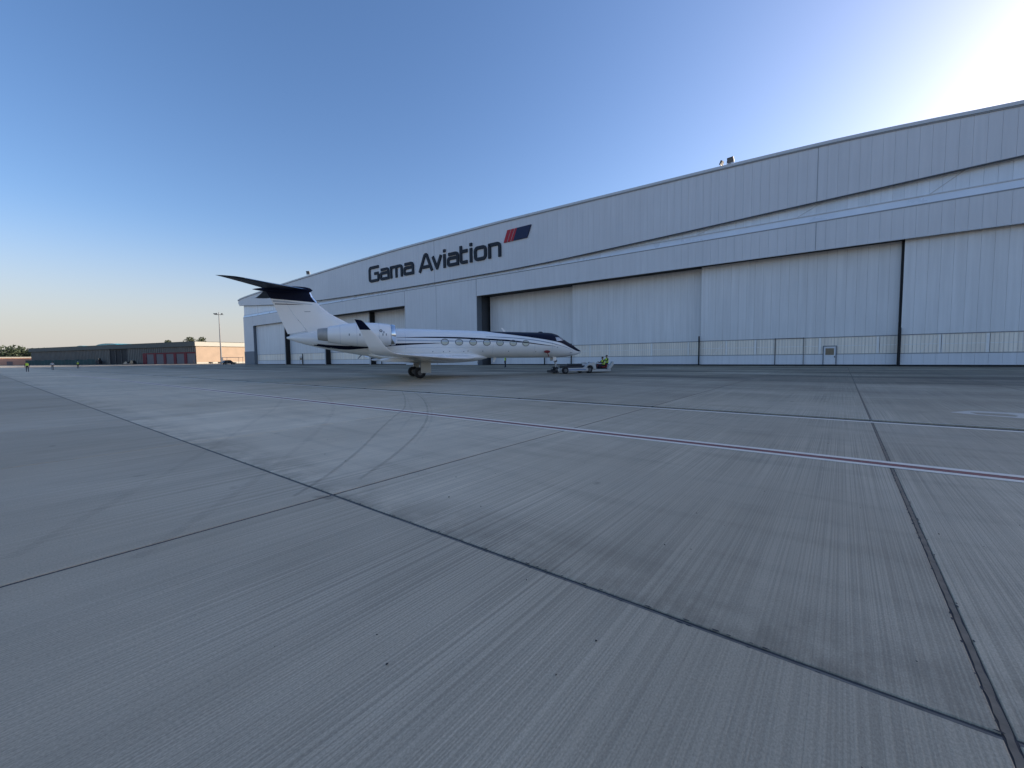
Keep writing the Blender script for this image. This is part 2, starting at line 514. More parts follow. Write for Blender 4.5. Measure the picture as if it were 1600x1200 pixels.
def slab_mesh(w, d, ga, gb, gl):
    """one cast slab: chamfered arris; ga, gb half gaps on the Y sides, gl on the X sides"""
    key = (round(w, 3), round(d, 3), ga, gb, gl)
    if key in mesh_cache: return mesh_cache[key]
    x0, x1, y0, y1 = gl[0], w - gl[1], ga, d - gb
    c_, t = 0.005, 0.004
    mb = MB()
    base = [(x0, y0), (x1, y0), (x1, y1), (x0, y1)]
    inn = [(x0 + c_, y0 + c_), (x1 - c_, y0 + c_), (x1 - c_, y1 - c_), (x0 + c_, y1 - c_)]
    vs = [(x, y, -.028) for x, y in base] + [(x, y, -t) for x, y in base] + [(x, y, 0) for x, y in inn]
    fs = [(8, 9, 10, 11)]
    for i in range(4):
        j = (i + 1) % 4
        fs += [(i, j, 4 + j, 4 + i), (4 + i, 4 + j, 8 + j, 8 + i)]
    me = bpy.data.meshes.new("concrete_slab")
    me.from_pydata(vs, [], fs)
    me.materials.append(M['concrete'])
    mesh_cache[key] = me
    return me


far_slabs = MB()
cols = range(-56, 9)
for (y0, y1) in rows:
    for c_ in cols:
        x0 = X0 + c_ * SX
        ga = 0.018 if abs(y0 - 2.40) < .01 else 0.013
        gb = 0.018 if abs(y1 - 2.40) < .01 else 0.013
        gl = (0.021 if c_ == 0 else 0.018, 0.021 if c_ == -1 else 0.018)
        if y0 > -3 and y1 > 0 and (-14 <= c_ <= 2 if y0 < 30 else -10 <= c_ <= 2):
            o = bpy.data.objects.new("concrete_slab", slab_mesh(SX, y1 - y0, ga, gb, gl))
            COL.objects.link(o)
            o.parent = apron
            o.location = (x0, y0, 0)
        else:
            far_slabs.box(x0 + gl[0], x0 + SX - gl[1], y0 + ga, y1 - gb, -.028, -.001)
far_slabs.build("concrete_slab_far", M['concrete'], apron, kind='stuff').name = "distant_slabs"
# sealant in the joints (the wide one at X0 is brown, ragged at its edges)
def seal(name, mat, a, b, w, jit, z, along, parent, step=.12):
    mb = MB(); L = b - a; n = max(2, int(L / step)); vs = []
    for i in range(n + 1):
        t = a + L * i / n
        w0 = w / 2 + random.uniform(-jit, jit); w1 = w / 2 + random.uniform(-jit, jit)
        vs += [(-w0, t, z), (w1, t, z)] if along == 'y' else [(t, w1, z), (t, -w0, z)]
    mb.add(vs, [(2 * i, 2 * i + 1, 2 * i + 3, 2 * i + 2) for i in range(n)])
    return mb.build(name, mat, parent)
o = seal("joint_sealant", M['sealant'], -3, 64.5, .027, .0035, -.0035, 'y', apron, .05); o.location.x = X0
o = seal("joint_sealant", M['sealant_grey'], -30, .538, .017, .0025, -.0042, 'x', apron, .06); o.location.y = 2.392
o = seal("joint_sealant", M['sealant_grey'], .582, 12, .017, .0025, -.0042, 'x', apron, .06); o.location.y = 2.392
dk = MB()
for c_ in range(-56, 9):
    if c_: dk.box(X0 + c_ * SX - .0175, X0 + c_ * SX + .0175, -12, 64.5, -.029, -.0055)
for (y0, y1) in rows[1:]:
    if y0 not in (12.49,): dk.box(-279, 45, y0 - (.0175 if y0 == 2.4 else .0125), y0 + (.0175 if y0 == 2.4 else .0125), -.0295, -.006)
dk.box(X0 - .0205, X0 + .0205, -12, 64.5, -.0285, -.0065)
dk.build("joint_sealant", M['sealant_dark'], apron)
# slot drain
dr = MB().box(-279, 45, 12.13, 12.49, -.029, -.024)
dr.build("slot_drain", M['bed'], apron)
# painted lines
def line(name, mat, x0, x1, y0, y1, z=.004):
    mb = MB(); n = 60
    vs = []
    for i in range(n + 1):
        x = x0 + (x1 - x0) * i / n
        vs += [(x, y0 + random.uniform(-.004, .004), z), (x, y1 + random.uniform(-.004, .004), z)]
    mb.add(vs, [(2 * i, 2 * i + 2, 2 * i + 3, 2 * i + 1) for i in range(n)])
    return mb.build(name, mat, apron)
line("painted_line", M['line_white'], -75, 30, 7.335, 7.455)
line("painted_line", M['line_red'], -75, 30, 7.455, 7.62)
line("painted_line", M['line_white'], -75, 30, 7.62, 7.745)
line("painted_line", M['line_white'], -120, 30, 11.95, 12.115)
line("painted_line", M['line_faded'], -120, 30, 12.51, 12.56)
# big faded marking with a hollow middle
outer = [(2.18, 15.05), (2.64, 15.69), (3.31, 15.66), (4.6, 15.62), (4.6, 14.45), (3.27, 14.48), (2.62, 14.72)]
inner = [(2.56, 15.29), (2.75, 15.34), (3.2, 15.31), (3.3, 15.0), (3.2, 14.74), (2.63, 14.86), (2.6, 15.05)]
mk = MB().add([(x, y, .004) for x, y in outer + inner], [(i, (i + 1) % 7, 7 + (i + 1) % 7, 7 + i) for i in range(7)])
mk.build("painted_marking", M['line_faded'], apron)
MB().add([(-26.35, 14.95, .004), (-25.7, 16.3, .004), (-25.4, 16.9, .004), (-26.1, 15.6, .004)], [(0, 1, 2, 3)]).build("painted_marking", M['line_faded'], apron)
# tyre marks left by turning aircraft
def curve_mark(pts, w, mat, z):
    t = list(range(len(pts)))
    fx = pchip(t, [p[0] for p in pts]); fy = pchip(t, [p[1] for p in pts])
    n = 10 * (len(pts) - 1); q = [Vector((fx(i / 10), fy(i / 10), 0)) for i in range(n + 1)]
    vs = []
    for i, p in enumerate(q):
        d = (q[min(i + 1, n)] - q[max(i - 1, 0)]).normalized(); s_ = Vector((-d.y, d.x, 0)) * w / 2 * random.uniform(.8, 1.2)
        vs += [(p.x - s_.x, p.y - s_.y, z), (p.x + s_.x, p.y + s_.y, z)]
    MB().add(vs, [(2 * i, 2 * i + 1, 2 * i + 3, 2 * i + 2) for i in range(n)]).build("tyre_mark", mat, apron)
curve_mark([(-15.7, 12.0), (-13.57, 10.48), (-10.28, 7.9), (-9.05, 6.63), (-7.5, 5.09), (-6.19, 3.83), (-5.2, 2.75), (-4.7, 2.1)], .05, M['rubber_mark'], .0065)
curve_mark([(-14.92, 12.05), (-12.32, 10.34), (-9.56, 8.2), (-7.9, 6.73), (-6.78, 5.58), (-5.95, 4.61), (-5.25, 3.71), (-4.7, 2.9)], .055, M['rubber_mark'], .0065)
curve_mark([(-14.5, 12.0), (-12.0, 10.2), (-9.4, 8.2), (-7.75, 6.75), (-6.65, 5.6), (-5.85, 4.7)], .05, M['rubber_mark2'], .0066)
curve_mark([(-13.3, 10.4), (-10.6, 8.4), (-9.0, 7.2), (-8.0, 6.2), (-7.3, 5.5)], .06, M['rubber_mark2'], .0066)
curve_mark([(-24, 10.9), (-18, 9.4), (-13, 7.2), (-9.6, 5.1), (-7.2, 3.3), (-5.5, 1.9), (-4.2, .7)], .10, M['rubber_mark2'], .0067)
curve_mark([(-28, 9.8), (-20, 8.4), (-14.5, 6.1), (-11, 4.0), (-8.4, 2.4), (-6.3, 1.0), (-5.0, .1)], .10, M['rubber_mark2'], .0067)
curve_mark([(-12.2, 5.6), (-10.3, 5.75), (-7.8, 5.95), (-5.0, 6.15), (-2.0, 6.35)], .035, M['rubber_mark2'], .0068)
curve_mark([(-60, 30), (-40, 26), (-22, 23.5), (-5, 22.6), (12, 22.8)], .30, M['rubber_mark2'], .0065)
curve_mark([(-70, 25), (-45, 21), (-25, 18.8), (-6, 18.3), (10, 18.6)], .22, M['rubber_mark2'], .0065)
# loose grit
gr = MB()
for x, y in [(-1.95, 1.28), (-1.02, 1.62), (-1.72, 1.18), (.33, 2.75), (-.98, 1.95), (-2.3, .9), (.1, 1.9), (-3.3, 3.1)] + [(random.uniform(-8, 2), random.uniform(.8, 10)) for _ in range(60)]:
    s_ = random.uniform(.003, .009)
    pts = [Vector((random.uniform(-1, 1), random.uniform(-1, 1), random.uniform(-.2, 1))) * s_ for _ in range(8)]
    bm = bmesh.new()
    for p in pts: bm.verts.new(p + Vector((x, y, .002)))
    bmesh.ops.convex_hull(bm, input=bm.verts)
    bm.verts.index_update()
    gr.add([v.co[:] for v in bm.verts], [[v.index for v in f.verts] for f in bm.faces]); bm.free()
cp_ = MB()
for _ in range(160):
    if random.random() < .6: x, y = random.uniform(-7, 3), 2.40 + random.choice((-1, 1)) * random.uniform(.019, .023)
    else: x, y = X0 + random.choice((-1, 1)) * random.uniform(.022, .026), random.uniform(1.8, 9)
    n, r_ = 9, random.uniform(.003, .009); a0 = random.uniform(0, 6)
    ea, eb = (2.6, .8) if abs(y - 2.4) < .03 else (.7, 1.8)
    vs = [(x + r_ * random.uniform(.8, 1.15) * math.cos(a0 + 6.283 * i / n) * ea, y + r_ * random.uniform(.8, 1.15) * math.sin(a0 + 6.283 * i / n) * eb, .0012) for i in range(n)]
    cp_.add(vs, [tuple(range(n))])
cp_.build("joint_chips", M['sealant_dark'], apron, kind='stuff')
tag(gr.build("grit", M['stone']), "scattered dark grit and pebbles on the apron concrete", "grit", kind='stuff')

# ------------------------------------------------------------------ hangar
HO = (-80, 65, 0)
hangar = empty("hangar", HO)
tag(hangar, "huge silver-grey hangar with shallow arched roof and tall sliding doors", "hangar")
XL, XR, XOUT = -180, 62, 16          # lower wall ends; unseen run past XOUT lengthened to keep the apron in shade
roof_z = pchip([-184, -180.3, -167.4, -147, -122, -101.9, -80.7, -56.7, -41.6, -25.3, -12.8, -1.7, 4, 13.4, 30, 50, 68],
               [24.3, 24.8, 25.42, 26.2, 26.85, 27.32, 27.6, 27.6, 27.4, 27.1, 26.88, 26.58, 26.28, 25.62, 25.0, 24.5, 24.2])
fas_z = pchip([-184, -165, -147.6, -122.6, -96.6, -75, -55, -41.7, -30, -15.9, -8.1, 4, 13.6, 30, 50],
              [22.6, 21.2, 20.1, 19.1, 18.62, 18.38, 18.36, 18.55, 18.95, 19.5, 19.85, 20.35, 20.75, 21.2, 21.6])
DO_L, DO_R = (-171.3, -83.1), (-59.7, 26.0)   # the two door openings
HD = 14.3


def hb(mb, name, mat, parent=hangar, **k):
    return mb.build(name, mat, parent, off=HO, **k)


# structure behind the sheets
core = MB()
for a, b, z0, z1 in [(XL, DO_L[0], 0, 17.6), (DO_L[0], DO_L[1], HD + .06, 17.6), (DO_L[1], DO_R[0], 0, 17.6), (DO_R[0], DO_R[1], HD + .06, 17.6), (DO_R[1], XR, 0, 17.6)]:
    core.box(a + .03, b - .03, 65.09, 66.5, z0, z1)
hb(core, "wall", M['trim'])
side = MB().box(XL, XL + .4, 66.52, 150, 0, 24.4).box(XR - .4, XR, 66.52, 150, 0, 24.0)
hb(side, "outer_wall", M['clad'])
bw = MB().loft([[(x, 149.4, 0), (x, 150, 0), (x, 150, roof_z(x) - .25), (x, 149.4, roof_z(x) - .25)] for x in np.linspace(XL + .45, XR - .45, 50)])
hb(bw, "outer_wall", M['clad'])
# soffits over the doors and jambs, recess shade put into their dark colour
sof = MB().box(DO_L[0], DO_L[1], 65.085, 70.6, HD + .02, HD + .055).box(DO_R[0], DO_R[1], 65.085, 70.6, HD + .02, HD + .055)
hb(sof, "door_head_shade", M['rubber'])
hd2 = MB().box(DO_L[0], DO_L[1], 70.6, 71.0, HD + .05, 24).box(DO_R[0], DO_R[1], 70.6, 71.0, HD + .05, 24)
hb(hd2, "inner_wall", M['inside'])
for x0, x1, y0 in ((DO_R[0] - .35, DO_R[0] + .02, 66.51), (DO_L[0] - .35, DO_L[0] + .02, 67.2), (DO_L[1] - .02, DO_L[1] + .35, 66.51), (DO_R[1], DO_R[1] + .35, 66.51)):
    hb(MB().box(x0, x1, y0, 71, 0, HD), "door_jamb", M['trim_dark'])
jr = MB().box(DO_R[0] - .02, DO_R[0] + .03, 65.02, 66.45, 0, HD - .02).box(DO_L[0] - .02, DO_L[0] + .03, 65.02, 67.1, 4.9, HD - .02)
hb(jr, "door_reveal", M['plinth'])
back = MB().box(DO_L[1], DO_R[0], 71.05, 71.4, 0, 24).box(DO_R[1] + .4, XR - .5, 71.05, 71.4, 0, 17)
hb(back, "inner_wall", M['inside'])
# edge flashing round the openings
fl = MB()
for a, b in (DO_L, DO_R):
    fl.box(a, b, 64.96, 65.08, HD - .10, HD - .002)
    fl.box(a - .12, a - .001, 64.96, 65.08, 0 if a > -100 else 4.92, HD - .10)
    fl.box(b + .001, b + .12, 64.96, 65.08, 0, HD - .10)
hb(fl, "opening_trim", M['trim_light'])
pl = MB().box(XL - .06, DO_L[0] - .03, 64.86, 65.06, 0, 4.88).box(DO_L[0] - .025, DO_L[0] + .05, 64.86, 67.15, 0, 4.88)
hb(pl, "plinth", M['plinth'])


def in_open(x):
    return DO_L[0] <= x <= DO_L[1] or DO_R[0] <= x <= DO_R[1]


GAP = .012
far_w, far_f = MB(), MB()
seams = (-72, -3)


def edges(a, b, z0a, z0b, z1a, z1b, y0, y1):
    lo = [(a, y0, z0a), (b, y0, z0b), (b, y1, z0b), (a, y1, z0a)]
    hi = [(a, y0, z1a), (b, y0, z1b), (b, y1, z1b), (a, y1, z1a)]
    return lo, hi


for k in range(XL - 4, XR + 5):
    a, b = k + GAP / 2, k + 1 - GAP / 2
    if k in seams: a += .02
    near = -60 <= k < XOUT
    # upper fascia, stands proud of the wall below
    if k + 1 > XL - 3.2:
        a_ = max(a, XL - 3.2)
        if a_ < b:
            lo, hi = edges(a_, b, fas_z(a_), fas_z(b), roof_z(a_) - .12, roof_z(b) - .12, 64.70, 64.78)
            if k < XL - 1:      # rounded end of the fascia
                rr = lambda x: 1.1 * (1 - math.sqrt(max(0, 1 - max(0, (XL - 1.6 - x) / 1.6) ** 2)))
                lo = [(p[0], p[1], p[2] + rr(p[0])) for p in lo]; hi = [(p[0], p[1], p[2] - .5 * rr(p[0])) for p in hi]
            if near: hb(MB().hexa(lo, hi), "fascia_panel", M['clad_up'])
            else: far_f.hexa(lo, hi)
    # wall sheets
    if XL <= k < XR:
        parts_ = []
        cuts = [q for q in (DO_L[0], DO_L[1], DO_R[0], DO_R[1]) if a < q < b]
        for s0, s1 in zip([a] + cuts, cuts + [b]):
            mid = (s0 + s1) / 2
            z0 = HD if in_open(mid) else (4.88 if mid < DO_L[0] else 0.04)
            if s1 - s0 > .14 or not cuts: parts_.append((s0 + (.125 if s0 in (DO_L[1], DO_R[1]) else 0), s1 - (.125 if s1 in (DO_L[0], DO_R[0]) else 0), z0))
        for s0, s1, z0 in parts_:
            if s1 <= s0: continue
            if near and z0 > 1: hb(MB().box(s0, s1, 65.0, 65.08, z0, 17.70), "wall_panel", M['clad'])
            elif k >= -83 and k < -59: hb(MB().box(s0, s1, 65.0, 65.08, z0, 17.70), "wall_panel", M['clad'])
            else: far_w.box(s0, s1, 65.0, 65.08, z0, 17.70)
hb(far_w, "wall_cladding", M['clad'], kind='stuff')
hb(far_f, "fascia_cladding", M['clad_up'], kind='stuff')
# body of the fascia behind its sheets, its soffit and end
xs = np.linspace(XL - 2.4, XR + 3, 80)
fb = MB().loft([[(x, 64.80, fas_z(x) + .02), (x, 67.6, fas_z(x) + .02), (x, 67.6, roof_z(x) - .2), (x, 64.80, roof_z(x) - .2)] for x in xs])
hb(fb, "fascia_box", M['trim'])
fe = MB().loft([[(x, 64.66, fas_z(x) - .11), (x, 64.84, fas_z(x) - .11), (x, 64.84, fas_z(x) - .005), (x, 64.66, fas_z(x) - .005)] for x in xs])
hb(fe, "fascia_soffit_shade", M['trim_dark'])  # dark strip painted in for the shaded soffit line
# coping along the roof line
xs2 = np.linspace(XL - 3.25, XR + 4, 90)
def cop(y0, y1, d0, d1):
    return MB().loft([[(x, y0, roof_z(x) + d0), (x, y1, roof_z(x) + d0), (x, y1, roof_z(x) + d1), (x, y0, roof_z(x) + d1)] for x in xs2])
hb(cop(64.52, 66.2, -.02, .34), "roof_coping", M['trim_light'])
hb(cop(64.60, 64.9, -.16, -.03), "roof_coping_shadow", M['trim'])  # grey strip stands for the shadow line under the coping
rf = MB().loft([[(x, 65.4, roof_z(x) + .02), (x, 150.5, roof_z(x) + .02), (x, 150.5, roof_z(x) - .3), (x, 65.4, roof_z(x) - .3)] for x in xs2[1:-1]])
hb(rf, "roof", M['roof'])
# clerestory: sloped bright ledge, glazing, and the white rail between
lg = MB().loft([[(x, 65.0, 17.72), (x, 65.32, 18.60), (x, 65.32, 17.66), (x, 65.0, 17.66)] for x in (XL, XR)])
hb(lg, "ledge", M['ledge'])
hb(MB().box(XL, XR, 64.97, 65.03, 17.62, 17.76), "ledge_nosing", M['trim'])
hb(MB().box(XL, XR, 65.24, 65.36, 18.605, 18.72), "clerestory_rail", M['trim_light'])
clf = MB()
for k in range(XL, XR):
    x = k + .5
    zt = min(max(fas_z(k), fas_z(k + 1)) + .5, 24)
    if k >= -30 and k < XOUT: hb(MB().box(k + .006, k + .994, 65.38, 65.44, 18.5, zt), "clerestory_pane", M['clere'])
    else: clf.box(k + .006, k + .994, 65.38, 65.44, 18.5, zt)
hb(clf, "clerestory_glazing", M['clere'], kind='stuff')
hb(MB().loft([[(x, 65.46, 17.7), (x, 65.8, 17.7), (x, 65.8, min(fas_z(x) + .45, 24)), (x, 65.46, min(fas_z(x) + .45, 24))] for x in np.linspace(XL, XR, 60)]), "clerestory_backing", M['stripe_pale'])
# thin raking braces seen on the clerestory
br = MB()
for x in (-17, -5, 7):
    zt = fas_z(x + 3)
    br.hexa([(x, 65.33, 18.75), (x + .12, 65.33, 18.75), (x + .12, 65.375, 18.75), (x, 65.375, 18.75)], [(x + 2.6, 65.33, zt), (x + 2.72, 65.33, zt), (x + 2.72, 65.375, zt), (x + 2.6, 65.375, zt)])
hb(br, "brace", M['trim_light'])
# expansion joint covers over full height
jc = MB()
for x, z0 in ((-71.97, .05), (-2.97, HD)):
    jc.box(x - .035, x + .035, 64.985, 65.03, z0, 17.6)
    jc.box(x - .035, x + .035, 64.685, 64.715, fas_z(x) + .02, roof_z(x) - .2)
hb(jc, "joint_cover", M['trim'])


def leaf(x0, x1, y, individual, skip=()):
    """one sliding door leaf; front face at y"""
    fr = MB().box(x0, x1, y + .10, y + .42, .06, HD + .9)
    d = hb(fr, "sliding_door", M['trim_dark'])
    rest = {}
    n = int(round((x1 - x0 - .04)))
    w = (x1 - x0 - .04) / n
    for i in range(n):
        a, b = x0 + .02 + i * w + GAP / 2, x0 + .02 + (i + 1) * w - GAP / 2
        for nm, z0, z1, mt, dy in (("door_panel", 3.62, HD + .9, M['door'], 0), ("translucent_panel", 1.50, 3.52, M['poly'], .03), ("kick_panel", .16, 1.42, M['kick'], 0)):
            if nm != "door_panel" and any(s0 - .3 < (a + b) / 2 < s1 + .3 for s0, s1 in skip) and nm == "kick_panel" and False: continue
            if individual:
                pm_ = MB().box(a, b, y + dy, y + .08, z0, z1)
                if nm == "translucent_panel":
                    for t in (.0, .33, .66): pm_.box(a + t * w + .02, a + t * w + .07, y + .012, y + dy - .002, z0 + .02, z1 - .02, 1)
                hb(pm_, nm, [mt, M['poly_rib']], d)
            else: rest.setdefault(nm, (MB(), mt))[0].box(a, b, y + dy, y + .08, z0, z1)
    for nm, (mb, mt) in rest.items(): hb(mb, nm, mt, d, kind='stuff')
    hb(MB().box(x0 + .05, x1 - .05, y - .03, y + .085, 3.53, 3.61).box(x0 + .05, x1 - .05, y - .03, y + .085, 1.43, 1.49), "rail", M['trim'], d)
    pm = MB()
    for t in (.16, .33, .66, .92):
        xx = x0 + (x1 - x0) * t
        pm.box(xx - .14, xx + .14, y + .012, y + .05, 1.5, 3.52)
    pm.box(x0 + .15, x1 - .15, y + .016, y + .05, 2.44, 2.52)
    for t0, t1 in ((.70, .90), (.08, .15)):
        a, b = x0 + (x1 - x0) * t0, x0 + (x1 - x0) * t1
        pm.hexa([(a, y + .02, 1.55), (a + .07, y + .02, 1.55), (a + .07, y + .05, 1.55), (a, y + .05, 1.55)], [(b, y + .02, 3.45), (b + .07, y + .02, 3.45), (b + .07, y + .05, 3.45), (b, y + .05, 3.45)])
    hb(pm, "mullion", M['frame_white'], d)
    hb(MB().box(x0 + .02, x1 - .02, y - .05, y + .3, .012, .14), "bottom_seal", M['rubber'], d)
    return d


R1, R2, R3, R4 = (-59.2, -38.9, 68.6), (-38.7, -16.75, 67.6), (-16.55, 5.10, 66.6), (5.24, 25.9, 65.75)
for q in (R1, R2, R3, R4): leaf(*q, individual=(q is not R1 or True))
for q in ((-171.1, -147.8, 65.9), (-147.3, -123.9, 67.0), (-123.4, -102.1, 68.1), (-101.6, -83.3, 69.2)): leaf(*q, individual=False)
# black bumper posts on the edges of the leaves
for x, y, z in ((-16.65, 66.2, 4.3), (5.18, 65.5, 4.4), (-38.8, 67.3, 3.9), (-45.2, 68.2, 3.4), (-138.2, 66.7, 3.5), (-98.6, 68.9, 2.0)):
    hb(MB().bbox(x - .085, x + .085, y - .1, y + .12, 0.01, z, .02), "bumper_post", M['rubber'])
for x, y in ((-147.75, 65.7), (-123.85, 66.8), (-102.05, 67.9)):
    hb(MB().box(x, x + .4, y, y + 1.55, .02, HD), "edge_seal_and_shade", M['rubber'])  # black box paints the shade on the end of each leaf
    hb(MB().box(x - .55, x - .05, y - .1, y + .16, .02, HD), "door_edge_trim", M['trim_light'])
hb(MB().box(5.06, 5.235, 66.15, 66.58, .02, HD), "edge_seal_and_shade", M['rubber'])


def personnel_door(x0, x1, y, h):
    d = hb(MB().bbox(x0, x1, y - .06, y - .005, .17, h, .01), "personnel_door", M['kick'])
    f = MB().box(x0 - .1, x0 - .01, y - .10, y - .002, .14, h + .1).box(x1 + .01, x1 + .1, y - .10, y - .002, .14, h + .1).box(x0 - .01, x1 + .01, y - .10, y - .002, h + .01, h + .1)
    hb(f, "frame", M['plinth'], d)
    hb(MB().box(x0 + .17, x1 - .17, y - .085, y - .055, h - 1.05, h - .22), "window", M['door_pane'], d)
    hb(MB().box(x1 - .14, x1 - .06, y - .14, y - .06, 1.05, 1.2), "handle", M['rubber'], d)
    return d


personnel_door(-1.82, -.62, 66.6, 2.42)
personnel_door(-140.6, -139.2, 67.0, 2.5)
gt = MB()
gx0, gx1, gy = -7.1, -3.95, 66.57
for a, b, z0, z1 in ((gx0 - .045, gx0 + .045, .02, 3.66), (gx1 - .025, gx1 + .025, .02, 3.66), (gx0, gx1, 3.56, 3.62)):
    gt.box(a, b, gy - .06, gy + .01, z0, z1)
hb(gt, "wicket_gate_frame", M['trim_dark'])

# ------------------------------------------------------------------ sign on the fascia
sign = empty("lettered_sign", (-75, 64.65, 21.1))
tag(sign, "dark raised lettering with red and navy flag emblem on the hangar fascia", "sign")
SO = (-75, 64.65, 21.1)


def arc(c, r, a0, a1, n=5):
    return [(c[0] + r * math.cos(R(a0 + (a1 - a0) * i / n)), c[1] + r * math.sin(R(a0 + (a1 - a0) * i / n))) for i in range(n + 1)]


def stroke(mb, pts, w, y0, y1, closed=False):
    P_ = [Vector(p) for p in pts]; n = len(P_); A, B = [], []
    for i in range(n):
        p = P_[i]
        a = P_[(i - 1) % n] if (i > 0 or closed) else None
        b = P_[(i + 1) % n] if (i < n - 1 or closed) else None
        d0 = (p - a).normalized() if a is not None else None
        d1 = (b - p).normalized() if b is not None else None
        d0 = d0 or d1; d1 = d1 or d0
        t = (d0 + d1).normalized(); nrm = Vector((-t.y, t.x)); k = min(2.0, 1 / max(.35, nrm.dot(Vector((-d0.y, d0.x)))))
        A.append(p + nrm * w / 2 * k); B.append(p - nrm * w / 2 * k)
    vs = []
    for q in range(n):
        vs += [(A[q].x, y0, A[q].y), (B[q].x, y0, B[q].y), (B[q].x, y1, B[q].y), (A[q].x, y1, A[q].y)]
    fs = []
    for i in range(n if closed else n - 1):
        j = (i + 1) % n
        for k in range(4):
            l = (k + 1) % 4
            fs.append((4 * i + k, 4 * i + l, 4 * j + l, 4 * j + k))
    if not closed:
        fs += [(0, 1, 2, 3), tuple(4 * (n - 1) + k for k in (3, 2, 1, 0))]
    mb.add(vs, fs)


def letter(ch, x0, x1, zb=21.1):
    w = .66; xh = 2.92; H = 3.98; h = w / 2
    a, b = x0 + h, x1 - h; r = .62
    bot, top = zb + h, zb + xh - h
    S = []
    if ch == 'G':
        T = zb + H - h
        S.append(([(b + .15, T)] + arc((a + r, T - r), r, 90, 180) + arc((a + r, bot + r), r, 180, 270) + arc((b - .35, bot + .35), .35, 270, 360) + [(b, zb + 1.9)], 0, False))
        S.append(([(b + .02, zb + 2.05), (b - 1.6, zb + 2.05)], 1, False))
    if ch == 'a':
        S.append(([(a + .1, top)] + arc((b - r, top - r), r, 90, 0) + [(b, zb)], 0, False))
        mt = zb + 1.72
        S.append(([(b, mt)] + arc((a + .4, mt - .4), .4, 90, 180) + arc((a + .4, bot + .4), .4, 180, 270) + [(b, bot)], 1, False))
    if ch == 'm':
        mx = (a + b) / 2
        S.append(([(a, zb), (a, top)] + [(a + .01, top + .001)] + arc((b - r, top - r), r, 90, 0) + [(b, zb)], 0, False))
        S.append(([(mx, zb), (mx, top - .05)], 1, False))
    if ch == 'n':
        S.append(([(a, zb), (a, top)] + [(a + .01, top + .001)] + arc((b - r, top - r), r, 90, 0) + [(b, zb)], 0, False))
    if ch == 'A':
        mx = (a + b) / 2 + .1; T = zb + H - .25
        S.append(([(a - .1, zb), (mx - .28, T)], 0, False))
        S.append(([(mx - .35, T), (mx + .35, T)], 2, False))
        S.append(([(mx + .28, T), (b + .15, zb)], 1, False))
        S.append(([(a + .95, zb + 1.05), (b - .5, zb + 1.05)], 3, False))
    if ch == 'v':
        mx = (a + b) / 2
        S.append(([(a, zb + xh), (mx + .1, zb + .1)], 0, False)); S.append(([(b, zb + xh), (mx - .1, zb + .1)], 1, False))
    if ch == 'i':
        mx = (a + b) / 2
        S.append(([(mx, zb), (mx, zb + xh)], 0, False)); S.append(([(mx, zb + xh + .38), (mx, zb + xh + 1.0)], 1, False))
    if ch == 't':
        S.append(([(a, zb + xh + .85)] + arc((a + .5, bot + .5), .5, 180, 270) + [(b + .1, bot)], 0, False))
        S.append(([(a + .2, top), (b + .15, top)], 1, False))
    if ch == 'o':
        S.append((arc((b - r, top - r), r, 90, 0) + arc((b - r, bot + r), r, 0, -90) + arc((a + r, bot + r), r, 270, 180) + arc((a + r, top - r), r, 180, 90), 0, True))
    mb = MB()
    for pts, lv, cl in S:
        stroke(mb, pts, w, 64.44 - .004 * lv, 64.695 - .004 * lv, cl)
    mb.build("letter", M['sign_dark'], sign, off=SO)


for ch, a, b in [('G', -96.75, -92.35), ('a', -91.95, -88.2), ('m', -87.75, -83.0), ('a', -82.6, -78.85), ('A', -77.05, -72.45), ('v', -72.65, -69.3),
                 ('i', -68.95, -68.15), ('a', -67.75, -64.2), ('t', -63.9, -61.5), ('i', -61.05, -60.3), ('o', -59.8, -56.4), ('n', -55.95, -52.7)]:
    letter(ch, a, b)
lz0, lz1, sl_ = 23.55, 25.75, .95
for nm, a, b, mt in (("red_bar", 0.0, .82, 'sign_red'), ("red_bar", .98, 1.66, 'sign_red'), ("red_bar", 1.82, 2.36, 'sign_red'), ("navy_bar", 2.362, 5.55, 'sign_navy')):
    x = -52.0
    q = [(x + a, lz0), (x + b, lz0), (x + b + sl_, lz1), (x + a + sl_, lz1)]
    MB().hexa([(p[0], 64.48, p[1]) for p in q], [(p[0], 64.695, p[1]) for p in q]).build(nm, M[mt], sign, off=SO)
q = [(-52.0 + .83, lz0 + .01), (-52.0 + 2.2, lz0 + .01), (-52.0 + 2.2 + sl_, lz1 - .01), (-52.0 + .83 + sl_, lz1 - .01)]
MB().hexa([(p[0], 64.55, p[1]) for p in q], [(p[0], 64.69, p[1]) for p in q]).build("white_backing", M['trim_light'], sign, off=SO)

# ------------------------------------------------------------------ roof floodlights
def floodlight(x, rz, tilt, label, size=1.0):
    t = empty("floodlight", (x, 65.3, roof_z(x) + .32), rz)
    tag(t, label, "floodlight", "floodlights along the hangar roof edge")
    MB().tube((0, 0, 0), (0, 0, .38 * size), .045, n=8).box(-.12, .12, -.12, .12, 0, .03).build("post", M['galv'], t)
    MB().box(-.42 * size, -.38 * size, -.04, .04, .3 * size, .72 * size).box(.38 * size, .42 * size, -.04, .04, .3 * size, .72 * size).box(-.42 * size, .42 * size, -.04, .04, .3 * size, .36 * size).build("bracket", M['galv'], t)
    h = MB().bbox(-.36 * size, .36 * size, -.11, .13, -.30 * size, .30 * size, .03).build("lamp_housing", M['lamp_body'], t)
    h.location = (0, 0, .72 * size); h.rotation_euler = (R(tilt), 0, 0)
    MB().box(-.31 * size, .31 * size, -.125, -.112, -.25 * size, .25 * size).build("lens", M['lamp_glass'], h)
    for i in range(5):
        pass
    return t


